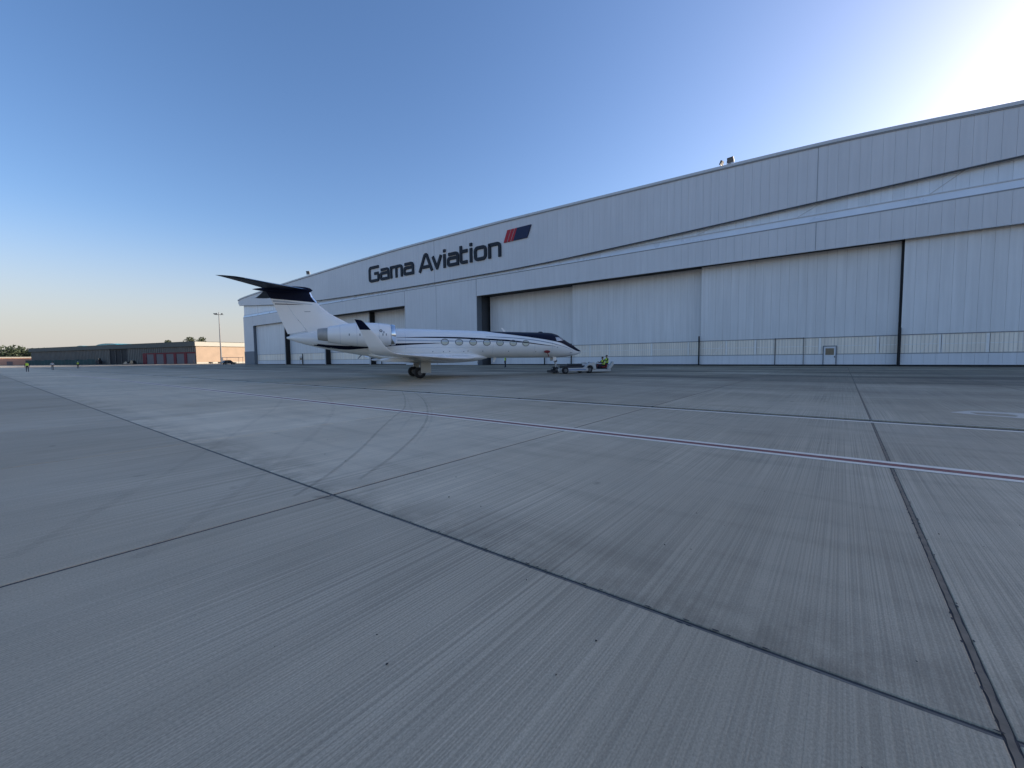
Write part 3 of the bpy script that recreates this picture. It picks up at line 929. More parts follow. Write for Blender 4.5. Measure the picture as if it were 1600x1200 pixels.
floodlight(-12.75, R(-12), 20, "larger pale square floodlight on the hangar roof edge, facing the apron", 1.15)
floodlight(-13.85, R(78), 25, "floodlight turned edge-on beside the larger square one on the roof edge", .95)
floodlight(-129.6, R(20), 30, "lone small floodlight on the far roof edge above the jet's tail", 1.6)

# ------------------------------------------------------------------ business jet (x forward, -y is the side towards the camera)
JO = Vector((-27.0, 22.09, 0))
jet = empty("business_jet", JO, R(58.0))
tag(jet, "white twin-engine business jet with navy stripes, winglets and navy T-tail", "airplane")
ST = [(15.04, 1.99, 1.96, .02), (14.97, 2.03, 1.89, .08), (14.8, 2.13, 1.80, .17), (14.5, 2.31, 1.69, .32), (13.9, 2.67, 1.58, .56), (13.25, 3.03, 1.49, .78), (12.7, 3.38, 1.45, .93),
      (12.27, 3.56, 1.44, 1.02), (11.85, 3.65, 1.45, 1.08), (11, 3.68, 1.46, 1.14), (9.8, 3.69, 1.48, 1.17), (7, 3.71, 1.5, 1.17), (5, 3.77, 1.5, 1.17), (2, 3.83, 1.52, 1.17), (-1.4, 3.88, 1.55, 1.17),
      (-3.4, 3.88, 1.70, 1.10), (-4.8, 3.85, 1.93, .97), (-6.14, 3.76, 2.18, .78), (-7.2, 3.62, 2.42, .60), (-8.29, 3.42, 2.72, .38), (-9.0, 3.24, 2.97, .18), (-9.2, 3.17, 3.05, .07)]
fzt, fzb, fww = (pchip([s[0] for s in ST], [s[i] for s in ST]) for i in (1, 2, 3))


def ring(x, n=64, off=0.0):
    zt, zb, w = fzt(x), fzb(x), fww(x)
    zc, h = (zt + zb) / 2, (zt - zb) / 2
    return [(x, (w + off) * math.cos(2 * math.pi * i / n), zc + (h + off) * math.sin(2 * math.pi * i / n)) for i in range(n)]


def skin_y(x, z, off=0.0):
    zt, zb, w = fzt(x), fzb(x), fww(x)
    zc, h = (zt + zb) / 2, (zt - zb) / 2
    q = (z - zc) / h
    return (w + off) * math.sqrt(max(0.0, 1 - min(1, q * q)))


fx = list(np.linspace(15.04, 14.5, 12)) + list(np.linspace(14.4, 11, 40)) + list(np.linspace(10.8, -1.4, 50)) + list(np.linspace(-1.6, -9.2, 50))
MB().loft([ring(x) for x in fx]).build("fuselage", M['white'], jet, smooth=True)
# wing to body fairing
WF = [(5.9, 1.62, .25, 1.45), (5.3, 1.80, .70, 1.32), (4.6, 1.95, 1.05, 1.20), (2.6, 2.0, 1.32, 1.11), (.5, 2.0, 1.34, 1.13), (-1.2, 1.98, 1.22, 1.25), (-2.6, 1.95, .95, 1.45), (-3.6, 1.95, .55, 1.68)]
wt, ww, wbm = (pchip([s[0] for s in WF], [s[i] for s in WF]) for i in (1, 2, 3))
rg = []
for x in np.linspace(5.9, -3.6, 40):
    zt, w, zb = wt(x), ww(x), wbm(x); zc, h = (zt + zb) / 2, (zt - zb) / 2
    rg.append([(x, w * math.copysign(abs(math.cos(a)) ** .8, math.cos(a)), zc + h * math.sin(a)) for a in [2 * math.pi * i / 40 for i in range(40)]])
MB().loft(rg).build("belly_fairing", M['white'], jet, smooth=True)


def ribbon(name, mat, pts, sides=(-1, 1), off=.006, rows_=3, x_step=.12):
    """paint band on the fuselage: pts (x, z low, z high)"""
    fl_, fh_ = pchip([p[0] for p in pts], [p[1] for p in pts]), pchip([p[0] for p in pts], [p[2] for p in pts])
    a, b = pts[0][0], pts[-1][0]; n = max(3, int(abs(b - a) / x_step))
    mb = MB()
    for s in sides:
        vs = []
        for i in range(n + 1):
            x = a + (b - a) * i / n; z0, z1 = fl_(x), fh_(x)
            for k in range(rows_ + 1):
                z = z0 + (z1 - z0) * k / rows_
                vs.append((x, s * skin_y(x, z, off), z + (off if z > 2.6 else 0)))
        w = rows_ + 1
        mb.add(vs, [(i * w + k, i * w + k + 1, (i + 1) * w + k + 1, (i + 1) * w + k) for i in range(n) for k in range(rows_)])
    return mb.build(name, mat, jet, smooth=True)


def band(x, z, t): return (x, z - t / 2, z + t / 2)


ribbon("navy_stripe", M['navy'], [band(-1.54, 3.13, .015), band(-.2, 3.14, .06), band(1.39, 3.15, .10), band(2.93, 3.13, .12), band(4.51, 3.07, .135), band(6.15, 2.99, .14), band(7.41, 2.92, .135), band(8.27, 2.84, .115), band(9.35, 2.72, .09), band(10.48, 2.59, .065), band(11.9, 2.43, .015)])
ribbon("blue_grey_stripe", M['stripe_grey'], [band(5.6, 3.23, .012), band(6.5, 3.21, .04), band(8.31, 3.12, .055), band(9.96, 2.95, .06), band(11.67, 2.66, .055), band(12.84, 2.40, .04), band(13.9, 2.08, .012)])
ribbon("navy_stripe", M['navy'], [band(-8.3, 2.79, .02), band(-7.3, 2.60, .15), band(-6.2, 2.44, .24), band(-5.0, 2.36, .28), band(-4.2, 2.40, .26), band(-2.6, 2.52, .20), band(-1.0, 2.61, .14), band(.2, 2.655, .095), band(1.37, 2.69, .055), band(1.85, 2.70, .03)])
ribbon("pale_stripe", M['stripe_pale'], [band(-1.5, 2.90, .10), band(1.4, 2.885, .12), band(4, 2.85, .10), band(7, 2.80, .06), band(8.6, 2.74, .02)])
# navy crown over the cockpit: from the low edge over the top to the other side
lowp = [(15.0, 1.985), (14.9, 2.02), (14.46, 2.00), (14.0, 2.13), (13.49, 2.345), (12.59, 2.70), (11.95, 2.85), (10.86, 3.03), (9.43, 3.23), (8.35, 3.37), (7.28, 3.52), (6.3, 3.62), (5.7, 3.70)]
lowp = [(15.0, 1.99), (14.75, 1.985), (14.46, 2.02), (13.49, 2.345), (12.59, 2.70), (11.95, 2.85), (10.86, 3.03), (9.43, 3.23), (8.35, 3.37), (7.28, 3.50), (6.3, 3.62), (5.7, 3.72)]
fl_ = pchip([p[0] for p in lowp], [p[1] for p in lowp])
vs, nx, na = [], 110, 24
for i in range(nx + 1):
    x = 15.03 - (15.03 - 5.7) * i / nx
    zt, zb, w = fzt(x), fzb(x), fww(x); zc, h = (zt + zb) / 2, (zt - zb) / 2
    th = math.asin(max(-1, min(.9999, (fl_(x) - zc) / h)))
    for k in range(na + 1):
        a = th + (math.pi - 2 * th) * k / na
        vs.append((x, (w + .006) * math.cos(a), zc + (h + .006) * math.sin(a)))
MB().add(vs, [(i * (na + 1) + k, i * (na + 1) + k + 1, (i + 1) * (na + 1) + k + 1, (i + 1) * (na + 1) + k) for i in range(nx) for k in range(na)]).build("navy_crown", M['navy'], jet, smooth=True)


def skin_patch(name, mat, quad, off, parent, side=-1, n=6):
    vs = []
    for i in range(n + 1):
        for k in range(n + 1):
            u, v = i / n, k / n
            x = (quad[0][0] * (1 - u) + quad[1][0] * u) * (1 - v) + (quad[3][0] * (1 - u) + quad[2][0] * u) * v
            z = (quad[0][1] * (1 - u) + quad[1][1] * u) * (1 - v) + (quad[3][1] * (1 - u) + quad[2][1] * u) * v
            vs.append((x, side * skin_y(x, z, off), z + off * .6))
    w = n + 1
    return MB().add(vs, [(i * w + k, i * w + k + 1, (i + 1) * w + k + 1, (i + 1) * w + k) for i in range(n) for k in range(n)]).build(name, mat, parent, smooth=True)


for s in (-1, 1):
    skin_patch("cockpit_window", M['screen'], [(12.00, 3.22), (12.36, 3.23), (12.78, 2.95), (12.06, 2.87)], .012, jet, s)
    skin_patch("windshield", M['screen'], [(12.46, 3.26), (12.60, 3.34), (13.02, 3.06), (12.88, 2.97)], .012, jet, s)
# oval cabin windows
wx = [2.14, 3.29, 4.45, 5.61, 6.75, 7.92, 9.06]
wz = [2.79, 2.775, 2.77, 2.75, 2.735, 2.72, 2.70]


def oval(x, z, rx, rz, off, s, n=24, hole=None):
    pts = [(x + rx * math.cos(2 * math.pi * i / n), z + rz * math.sin(2 * math.pi * i / n)) for i in range(n)]
    mb = MB(); P_ = [(p[0], s * skin_y(p[0], p[1], off), p[1]) for p in pts]
    if hole:
        P2 = [(x + hole[0] * math.cos(2 * math.pi * i / n), z + hole[1] * math.sin(2 * math.pi * i / n)) for i in range(n)]
        P2 = [(p[0], s * skin_y(p[0], p[1], off + .004), p[1]) for p in P2]
        P0 = [(p[0], s * (skin_y(p[0], p[1], 0) - .01), p[1]) for p in pts]
        P3 = [(p[0], s * (abs(p[1]) - .02), p[2]) for p in P2]
        mb.add(P0 + P_ + P2 + P3, [(r_ * n + i, r_ * n + (i + 1) % n, (r_ + 1) * n + (i + 1) % n, (r_ + 1) * n + i) for r_ in range(3) for i in range(n)])
    else:
        mb.add(P_ + [(x, s * skin_y(x, z, off), z)], [(i, (i + 1) % n, n) for i in range(n)])
    return mb


for s in (-1, 1):
    for x, z in zip(wx, wz):
        w = oval(x, z, .33, .265, .016, s, hole=(.275, .215)).build("cabin_window", M['pane_ring'], jet, smooth=True)
        oval(x, z, .28, .22, .007, s).build("pane", M['pane'], w, smooth=True)
# small drains and vents low on the side, door outline
for x, z in ((2.05, 2.02), (2.55, 2.05), (3.7, 2.03), (4.05, 2.06), (5.3, 2.05), (7.55, 2.03), (10.05, 1.98), (12.1, 2.35), (1.2, 2.03)):
    oval(x, z, .045, .035, .006, -1, n=10).build("vent", M['seam'], jet)
skin_patch("pitot_probe", M['seam'], [(13.55, 1.90), (13.85, 1.90), (13.85, 1.87), (13.55, 1.87)], .01, jet)
for x, zl, zh in ((13.62, 1.66, 2.32), (11.6, 1.50, 2.9), (9.9, 1.55, 2.65), (6.15, 1.70, 2.6), (-.9, 2.05, 3.7)):
    ribbon("panel_seam", M['stripe_pale'], [(x - .008, zl, zh), (x, zl, zh), (x + .008, zl, zh)], sides=(-1,), off=.004, rows_=8, x_step=.008)
ribbon("panel_seam", M['stripe_pale'], [(-.9, 2.36, 2.372), (3, 2.33, 2.342), (6.15, 2.31, 2.322)], sides=(-1,), off=.004, rows_=1)
# antennas
ant = lambda x, z, h, l, sw: MB().hexa([(x, -.02, z), (x + l, -.012, z), (x + l, .012, z), (x, .02, z)], [(x - sw, -.008, z + h), (x - sw + l * .55, -.008, z + h), (x - sw + l * .55, .008, z + h), (x - sw, .008, z + h)])
ant(7.45, 3.69, .36, .26, .22).build("blade_antenna", M['white'], jet)
ant(6.55, 1.52, -.42, .26, .10).build("blade_antenna", M['white'], jet)
ant(5.2, 1.30, -.22, .20, .12).build("blade_antenna", M['stripe_grey'], jet)
ant(-4.2, 1.80, -.26, .12, .22).build("blade_antenna", M['stripe_grey'], jet)
MB().loft([[(10.7 + .5 * t, .09 * math.sqrt(max(0, 1 - (2 * t - 1) ** 2)) * math.cos(a), 3.68 + .09 * math.sqrt(max(0, 1 - (2 * t - 1) ** 2)) * math.sin(a)) for a in [2 * math.pi * i / 10 for i in range(10)]] for t in (0, .15, .35, .5, .65, .85, 1)]).build("beacon", M['navy'], jet, smooth=True)


def foil(le, te, t, up_, n=14, c0=0.0, c1=1.0):
    """closed aerofoil section between two points; t thickness ratio; up_ thickness direction"""
    le, te, up_ = Vector(le), Vector(te), Vector(up_).normalized()
    c = (te - le).length; U_, L_ = [], []
    for i in range(n + 1):
        s = c0 + (c1 - c0) * (.5 - .5 * math.cos(math.pi * i / n)) if c0 == 0 else c0 + (c1 - c0) * i / n
        y = 5 * t * c * (.2969 * math.sqrt(s) - .126 * s - .3516 * s * s + .2843 * s**3 - .1015 * s**4)
        p = le.lerp(te, s)
        U_.append(p + up_ * y); L_.append(p - up_ * y * .8)
    return [tuple(p) for p in U_] + [tuple(p) for p in L_[::-1]]


# wings with winglets
def wing(s):
    sec = [((4.75, .9, 1.50), (-1.2, .9, 1.42), .115, (0, 0, 1)), ((3.85, 2.0, 1.45), (-1.35, 2.0, 1.42), .11, (0, 0, 1)), ((2.26, 4.0, 1.49), (-1.55, 4.0, 1.46), .105, (0, 0, 1)), ((.55, 6.0, 1.58), (-2.0, 6.0, 1.54), .10, (0, 0, 1)),
           ((-1.3, 9.0 + .9, 1.67), (-3.2, 9.9, 1.66), .095, (0, 0, 1)), ((-2.45, 11.5, 1.76), (-3.65, 11.5, 1.76), .09, (0, 0, 1)), ((-2.66, 11.85, 1.82), (-3.74, 11.85, 1.82), .09, (0, -.35, 1)), ((-2.88, 12.12, 1.95), (-3.83, 12.12, 1.95), .085, (0, -.8, .7)),
           ((-3.14, 12.32, 2.20), (-3.95, 12.32, 2.20), .08, (0, -1, .35)), ((-3.45, 12.50, 2.62), (-4.12, 12.50, 2.62), .08, (0, -1, .22)), ((-3.76, 12.64, 2.93), (-4.27, 12.64, 2.93), .08, (0, -1, .2))]
    f = lambda p: (p[0], p[1] * s, p[2])
    mb = MB().loft([foil(f(a), f(b), t, (u[0], u[1] * s, u[2])) for a, b, t, u in sec])
    w = mb.build("wing", M['white'], jet, smooth=True)
    tip = [((-3.762, 12.641, 2.933), (-4.272, 12.641, 2.933), .08, (0, -1, .2)), ((-4.10, 12.80, 3.32), (-4.45, 12.80, 3.32), .08, (0, -1, .2)), ((-4.2, 12.83, 3.38), (-4.50, 12.83, 3.42), .05, (0, -1, .2))]
    MB().loft([foil(f(a), f(b), t, (u[0], u[1] * s, u[2])) for a, b, t, u in tip]).build("winglet_tip", M['navy'], w, smooth=True)
    # flap track fairings under the trailing edge
    for yy_ in (3.3, 5.6, 8.0):
        xt = -1.45 - (yy_ - 3) * .26
        rings_ = []
        for t in np.linspace(0, 1, 9):
            r_ = .13 * math.sqrt(max(1e-4, 1 - (2 * t - 1) ** 2))
            rings_.append([(xt + 1.0 - 1.5 * t, s * yy_ + .6 * r_ * math.cos(a), 1.34 + .012 * yy_ + r_ * math.sin(a)) for a in [2 * math.pi * i / 10 for i in range(10)]])
        MB().loft(rings_).build("flap_fairing", M['white'], w, smooth=True)
    return w


wing(-1); wing(1)


# engines
def engine(s):
    cy, cz = s * 2.12, 3.26
    prof = [(-1.93, .66), (-2.0, .72), (-2.3, .80), (-3.0, .86), (-3.8, .87), (-4.6, .82), (-5.4, .72), (-6.3, .545), (-6.32, .50), (-6.0, .48)]
    e = MB().lathe(prof, (0, cy, cz), n=48, caps=False).build("engine_nacelle", M['white'], jet, smooth=True)
    MB().lathe([(-2.0, .60), (-1.85, .60), (-1.76, .635), (-1.73, .68), (-1.76, .725), (-1.88, .76), (-2.05, .772), (-2.05, .745)], (0, cy, cz), n=48, caps=False).build("intake_lip", M['chrome'], e, smooth=True)
    MB().lathe([(-1.95, .60), (-2.7, .61), (-2.72, .02)], (0, cy, cz), n=32, caps=False).build("fan_duct", M['fan'], e, smooth=True)
    MB().lathe([(-2.2, .01), (-2.35, .10), (-2.6, .17)], (0, cy, cz), n=16, caps=False).build("spinner", M['gear_metal'], e, smooth=True)
    MB().lathe([(-6.0, .47), (-6.5, .46), (-6.95, .40), (-6.97, .36), (-6.3, .37), (-6.2, .05)], (0, cy, cz), n=32, caps=False).build("exhaust_nozzle", M['titan'], e, smooth=True)
    y0, y1 = s * .85, s * 1.42
    MB().loft([[(-2.6, y, 3.36), (-3.0, y, 3.48), (-5.6, y, 3.44), (-6.5, y, 3.30), (-5.6, y, 3.20), (-3.0, y, 3.20)] for y in (y0, y1)]).build("pylon", M['white'], e)
    sm = MB()
    for x in (-2.9, -4.4, -5.5):
        r_ = pchip([p[0] for p in prof[:8]], [p[1] for p in prof[:8]])(x) + .003
        sm.lathe([(x - .008, r_), (x + .008, r_)], (0, cy, cz), n=48, caps=False)
    sm.build("cowl_seam", M['stripe_pale'], e)
    if s < 0:
        # small round emblem on the cowl, and latches
        rr = pchip([p[0] for p in prof[:8]], [p[1] for p in prof[:8]])
        def cowl(x, a, off): return (x, cy - (rr(x) + off) * math.cos(a), cz + (rr(x) + off) * math.sin(a))
        n = 16; vs = []
        for ro in (.10, .055):
            for i in range(n):
                t = 2 * math.pi * i / n; x = -2.78 + ro * math.cos(t); vs.append(cowl(x, .30 + ro * math.sin(t) / .86, .006))
        MB().add(vs, [(i, (i + 1) % n, n + (i + 1) % n, n + i) for i in range(n)]).build("cowl_emblem", M['navy'], e)
        lt = MB()
        for x, a in ((-2.42, -.02), (-2.65, -.02), (-4.2, -.05), (-4.9, -.05), (-2.58, .18)):
            lt.add([cowl(x + .03, a - .09, .006), cowl(x - .03, a - .09, .006), cowl(x - .03, a + .09, .006), cowl(x + .03, a + .09, .006)], [(0, 1, 2, 3)])
        lt.build("cowl_latch", M['seam'], e)
    return e


engine(-1); engine(1)

# fin, rudder, navy top
FIN = [((-3.9, 3.80), (-9.05, 3.20), .035), ((-4.6, 4.02), (-9.09, 3.32), .05), ((-5.17, 4.33), (-9.3, 3.85), .06), ((-6.27, 4.93), (-9.60, 4.62), .075), ((-6.72, 5.32), (-9.80, 5.12), .085), ((-7.12, 5.70), (-10.12, 5.90), .09)]
def finsec(q, c0, c1): return foil((q[0][0], 0, q[0][1]), (q[1][0], 0, q[1][1]), q[2], (0, -1, 0), 12, c0, c1)
fin = MB().loft([finsec(q, 0, .70) for q in FIN]).build("fin", M['white'], jet, smooth=True)
def rudsec(q): return foil((q[0][0], 0, q[0][1]), (q[1][0], 0, q[1][1]), q[2], (0, -1, 0), 8, .708, 1.0)
RUD = FIN[2:]
RUD = [((-4.95, 4.22), (-9.12, 3.38), .06)] + RUD
MB().loft([rudsec(q) for q in RUD]).build("rudder", M['white'], fin, smooth=True)
TOP = [((-7.125, 5.705), (-10.125, 5.906), .09), ((-7.42, 6.10), (-10.30, 6.22), .095), ((-7.58, 6.5), (-10.5, 6.62), .10), ((-7.75, 6.72), (-10.5, 6.75), .09)]
MB().loft([finsec(q, 0, 1) for q in TOP]).build("fin_cap", M['navy'], jet, smooth=True)
rings_ = []
for t in np.linspace(0, 1, 24):
    r_ = .27 * (math.sin(math.pi * min(1, t * 1.0) ** .62)) ** .75 + .004
    rings_.append([(-7.35 - 3.9 * t, .8 * r_ * math.cos(a), 6.60 - .08 * t + r_ * math.sin(a)) for a in [2 * math.pi * i / 20 for i in range(20)]])
MB().loft(rings_).build("tail_bullet", M['navy'], jet, smooth=True)
# polished leading edge strip and bands on the fin
def fin_pt(x, z, off):
    # half thickness by interpolation between sections
    zs = [(q[0][1] + q[1][1]) / 2 for q in FIN]
    best = None
    for q0, q1 in zip(FIN[:-1], FIN[1:]):
        pass
    fle = pchip([q[0][1] for q in FIN], [q[0][0] for q in FIN]); fte = pchip([q[1][1] for q in FIN], [q[1][0] for q in FIN])
    tt = pchip([q[0][1] for q in FIN], [q[2] for q in FIN])
    le, te = fle(z), fte(z); c = le - te; s_ = min(1, max(0, (le - x) / c)); t = tt(z)
    y = 5 * t * c * (.2969 * math.sqrt(s_) - .126 * s_ - .3516 * s_ * s_ + .2843 * s_**3 - .1015 * s_**4)
    return (x, -(y + off), z)
for nm, mt, pts in (("fin_stripe", 'stripe_pale', [(-9.98, 5.67, 5.80), (-9.2, 5.64, 5.76), (-8.3, 5.58, 5.66), (-7.4, 5.53, 5.56)]),
                    ("fin_stripe", 'navy', [(-9.86, 5.50, 5.56), (-9.2, 5.50, 5.555), (-8.7, 5.50, 5.54), (-8.0, 5.50, 5.51)])):
    f0, f1 = pchip([p[0] for p in pts], [p[1] for p in pts]), pchip([p[0] for p in pts], [p[2] for p in pts])
    vs = []; n = 20
    for i in range(n + 1):
        x = pts[0][0] + (pts[-1][0] - pts[0][0]) * i / n
        vs += [fin_pt(x, f0(x), .016), fin_pt(x, f1(x), .016)]
    MB().add(vs, [(2 * i, 2 * i + 1, 2 * i + 3, 2 * i + 2) for i in range(n)]).build(nm, M[mt], fin)
MB().add([fin_pt(-7.55, 5.05, .014), fin_pt(-7.95, 5.03, .014), fin_pt(-7.95, 5.0, .014), fin_pt(-7.55, 5.02, .014)], [(0, 1, 2, 3)]).build("fin_vent", M['seam'], fin)
lead = MB().loft([[(x + .045, .0, z + .02), (x - .05, -.055, z - .02), (x - .05, .055, z - .02)] for x, z in ((-7.12, 5.72), (-7.42, 6.10), (-7.58, 6.46))])
lead.build("leading_edge_strip", M['chrome'], jet)


def stab(s):
    sec = [((-7.62, .05, 6.62), (-10.45, .05, 6.60), .10), ((-7.95, .5, 6.60), (-10.55, .5, 6.58), .095), ((-9.6, 2.8, 6.56), (-11.28, 2.8, 6.55), .09), ((-10.72, 4.4, 6.54), (-11.83, 4.4, 6.53), .085), ((-11.05, 4.75, 6.54), (-11.98, 4.75, 6.53), .08), ((-11.55, 4.98, 6.54), (-12.12, 5.0, 6.54), .05)]
    st = MB().loft([foil((a[0], s * a[1], a[2]), (b[0], s * b[1], b[2]), t, (0, 0, 1)) for a, b, t in sec]).build("stabilizer", M['navy'], jet, smooth=True)
    le = [Vector((a[0], s * a[1], a[2])) for a, b, t in sec[1:4]]
    MB().loft([[p + Vector((.03, 0, 0)), p + Vector((-.02, 0, .03)), p + Vector((-.02, 0, -.012))] for p in le]).build("leading_edge_strip", M['chrome'], st)
    return st


stab(-1); stab(1)


# landing gear
def wheel(mb_t, mb_h, x, y, z, r, w, hub=.55):
    mb_t.lathe([(-w / 2, r * .60), (-w / 2, r * .86), (-w * .36, r * .97), (-w * .15, r), (w * .15, r), (w * .36, r * .97), (w / 2, r * .86), (w / 2, r * .60)], (x, y, z), 'y', 28)
    mb_h.lathe([(-w / 2 - .012, r * .10), (-w / 2 - .03, r * .18), (-w / 2 - .008, r * .30), (-w / 2 - .008, r * hub * .8), (-w / 2 - .02, r * hub), (w / 2 + .02, r * hub), (w / 2 + .008, r * hub * .8), (w / 2 + .03, r * .18), (w / 2 + .012, r * .10)], (x, y, z), 'y', 24)


for s in (-1, 1):
    y = s * 1.97
    leg = MB().tube((.25, y * .96, 1.50), (.05, y, .95), .095, n=14).tube((.05, y, .97), (0, y, .42), .07, n=14).tube((0, y - .30, .42), (0, y + .30, .42), .055, n=12).tube((0, y, .85), (-.22, y, .58), .035).tube((-.22, y, .58), (0, y, .42), .035).tube((.05, y, 1.1), (.9, s * 1.2, 1.4), .04)
    L = leg.build("main_gear_leg", M['gear_metal'], jet, smooth=True)
    for dy in (-.21, .21):
        a, b = MB(), MB(); wheel(a, b, 0, y + dy, .42, .42, .27, .44)
        wo_ = a.build("wheel", M['tyre'], L, smooth=True)
        b.build("hub", M['hub'], L, smooth=True)
    MB().bbox(.05, .80, y + s * .36 - .02, y + s * .36 + .02, .40, 1.34, .015).build("gear_door", M['gear_door'], jet)
nl = MB().tube((12.25, 0, 1.55), (12.42, 0, .75), .075, n=14).tube((12.42, 0, .78), (12.42, 0, .30), .05, n=12).tube((12.42, -.22, .33), (12.42, .22, .33), .04, n=10).tube((12.36, 0, .95), (12.05, 0, 1.50), .03).tube((12.42, 0, .9), (12.62, 0, .62), .03).tube((12.62, 0, .62), (12.42, 0, .36), .03)
NL = nl.build("nose_gear_leg", M['gear_metal'], jet, smooth=True)
for dy in (-.15, .15):
    a, b = MB(), MB(); wheel(a, b, 12.42, dy, .33, .27, .17)
    a.build("wheel", M['tyre'], NL, smooth=True); b.build("hub", M['hub'], NL, smooth=True)
for y in (-.315, .315): MB().bbox(12.0, 12.32, y - .015, y + .015, 1.16, 1.50, .01).build("nose_gear_door", M['white'], jet)
MB().bbox(12.32, 12.52, -.12, .12, 1.05, 1.25, .02).build("taxi_light", M['lamp_glass'], jet)

# red cover with streamer hung on the lower nose side
cv = empty("probe_cover", JO + Matrix.Rotation(R(58), 3, 'Z') @ Vector((11.05, -1.15, 1.97)), R(58))
tag(cv, "small dark red cover with hanging streamer on the jet's lower nose side", "probe cover")
MB().loft([[(.27 * k * math.cos(a), -.05 + d, .12 * k * math.sin(a)) for a in [2 * math.pi * i / 20 for i in range(20)]] for k, d in ((1, .10), (1, .0), (.85, -.05), (.4, -.07))]).build("cover", M['cover_red'], cv, smooth=True)
MB().loft([[(x - .03, -.06, z), (x + .035, -.06, z), (x + .035, -.045, z), (x - .03, -.045, z)] for x, z in ((.02, -.10), (.05, -.22), (.09, -.30), (.10, -.42))]).build("streamer", M['cover_red'], cv)

# ------------------------------------------------------------------ people
def person(name, joints, segs, label, loc, rz, mats, vest=True, cap=None, group=None, sit=False):
    """joints: name -> (xyz, radius); segs: (a, b, material slot); one continuous skinned body"""
    root = empty(name, loc, rz)
    tag(root, label, "person", group)
    names = list(joints)
    me = bpy.data.meshes.new("body")
    me.from_pydata([joints[n][0] for n in names], [(names.index(a), names.index(b)) for a, b, _ in segs], [])
    o = bpy.data.objects.new("body_frame", me)
    COL.objects.link(o)
    sm = o.modifiers.new("skin", 'SKIN')
    for i, n in enumerate(names):
        r_ = joints[n][1]
        me.skin_vertices[0].data[i].radius = r_ if isinstance(r_, tuple) else (r_, r_)
        me.skin_vertices[0].data[i].use_root = (n == 'pelvis')
    ss = o.modifiers.new("sub", 'SUBSURF'); ss.levels = 2; ss.render_levels = 2
    bpy.context.view_layer.update()
    dg = bpy.context.evaluated_depsgraph_get()
    em = bpy.data.meshes.new_from_object(o.evaluated_get(dg))
    bpy.data.objects.remove(o)
    em.name = "body"
    em.materials.clear()
    for m_ in mats: em.materials.append(m_)
    P_ = {n: Vector(joints[n][0]) for n in names}
    for p in em.polygons:
        p.use_smooth = True
        best, bi = 1e9, 0
        for a, b, k in segs:
            d = P_[b] - P_[a]; t = max(0, min(1, (p.center - P_[a]).dot(d) / max(1e-9, d.length_squared)))
            q = (p.center - (P_[a] + d * t)).length
            if q < best: best, bi = q, k
        p.material_index = bi
    body = bpy.data.objects.new("body", em)
    COL.objects.link(body); body.parent = root
    if vest:
        c0, c1, c2 = P_['pelvis'], P_['chest'], P_['neck']
        ax = [(c0.lerp(c1, .25), .175, .125), (c0.lerp(c1, .6), .18, .13), (c1, .205, .14), (c1.lerp(c2, .55), .215, .135), (c1.lerp(c2, .82), .17, .11), (c1.lerp(c2, .95), .09, .08)]
        side_ = (P_['shoulder_b'] - P_['shoulder_a']).normalized()
        rings_ = []
        for c, a, b in ax:
            axis = (c2 - c0).normalized(); fr = axis.cross(side_).normalized()
            rings_.append([c + side_ * a * math.cos(t) + fr * b * math.sin(t) for t in [2 * math.pi * i / 20 for i in range(20)]])
        MB().loft(rings_).build("vest", M['hivis'], root, smooth=True)
        rb = []
        for f_, a, b in ((.55, .187, .137), (.63, .189, .139)):
            c = c0.lerp(c1, f_); axis = (c2 - c0).normalized(); fr = axis.cross(side_).normalized()
            rb.append([c + side_ * a * math.cos(t) + fr * b * math.sin(t) for t in [2 * math.pi * i / 20 for i in range(20)]])
        MB().loft(rb, caps=False).build("reflective_band", M['reflective'], root)
    hc = P_['head']
    hr = []
    for t in np.linspace(0, 1, 7):
        a = t * math.pi / 2
        hr.append([hc + Vector((0, -.02, .035)) + Vector((.102 * math.cos(a) * math.cos(u), .112 * math.cos(a) * math.sin(u), .105 * math.sin(a))) for u in [2 * math.pi * i / 16 for i in range(16)]])
    MB().loft(hr).build("hair" if cap is None else "cap", M['hair'] if cap is None else cap, root, smooth=True)
    fc = MB()
    for sx_ in (-1, 1):
        fc.lathe([(-.006, .004), (0, .011), (.006, .004)], (hc.x + sx_ * .035, hc.y + .098, hc.z - .002), 'y', 8)
    fc.hexa([(hc.x - .012, hc.y + .095, hc.z - .045), (hc.x + .012, hc.y + .095, hc.z - .045), (hc.x + .004, hc.y + .095, hc.z), (hc.x - .004, hc.y + .095, hc.z)],
            [(hc.x - .008, hc.y + .118, hc.z - .04), (hc.x + .008, hc.y + .118, hc.z - .04), (hc.x + .003, hc.y + .102, hc.z), (hc.x - .003, hc.y + .102, hc.z)])
    fc.build("face", M['hair'], root)
    return root


def hand(j, segs, sd, w, d, pn):
    """palm, four unequal fingers and a thumb as branches of the same body"""
    w, d, pn = Vector(w), Vector(d).normalized(), Vector(pn).normalized()
    j['palm' + sd] = (w + d * .055, (.036, .018)); segs.append(('wrist' + sd, 'palm' + sd, 2))
    for i, (o_, l) in enumerate(((-.033, .065), (-.011, .082), (.011, .078), (.033, .062))):
        b = w + d * .10 + pn * o_
        j[f'f{i}{sd}'] = (b + d * l * .5, .0095); segs.append(('palm' + sd, f'f{i}{sd}', 2))
        j[f'g{i}{sd}'] = (b + d * l + d.cross(pn) * .012, .007); segs.append((f'f{i}{sd}', f'g{i}{sd}', 2))
    j['thumb' + sd] = (w + d * .07 - pn * .07, .010); segs.append(('palm' + sd, 'thumb' + sd, 2))


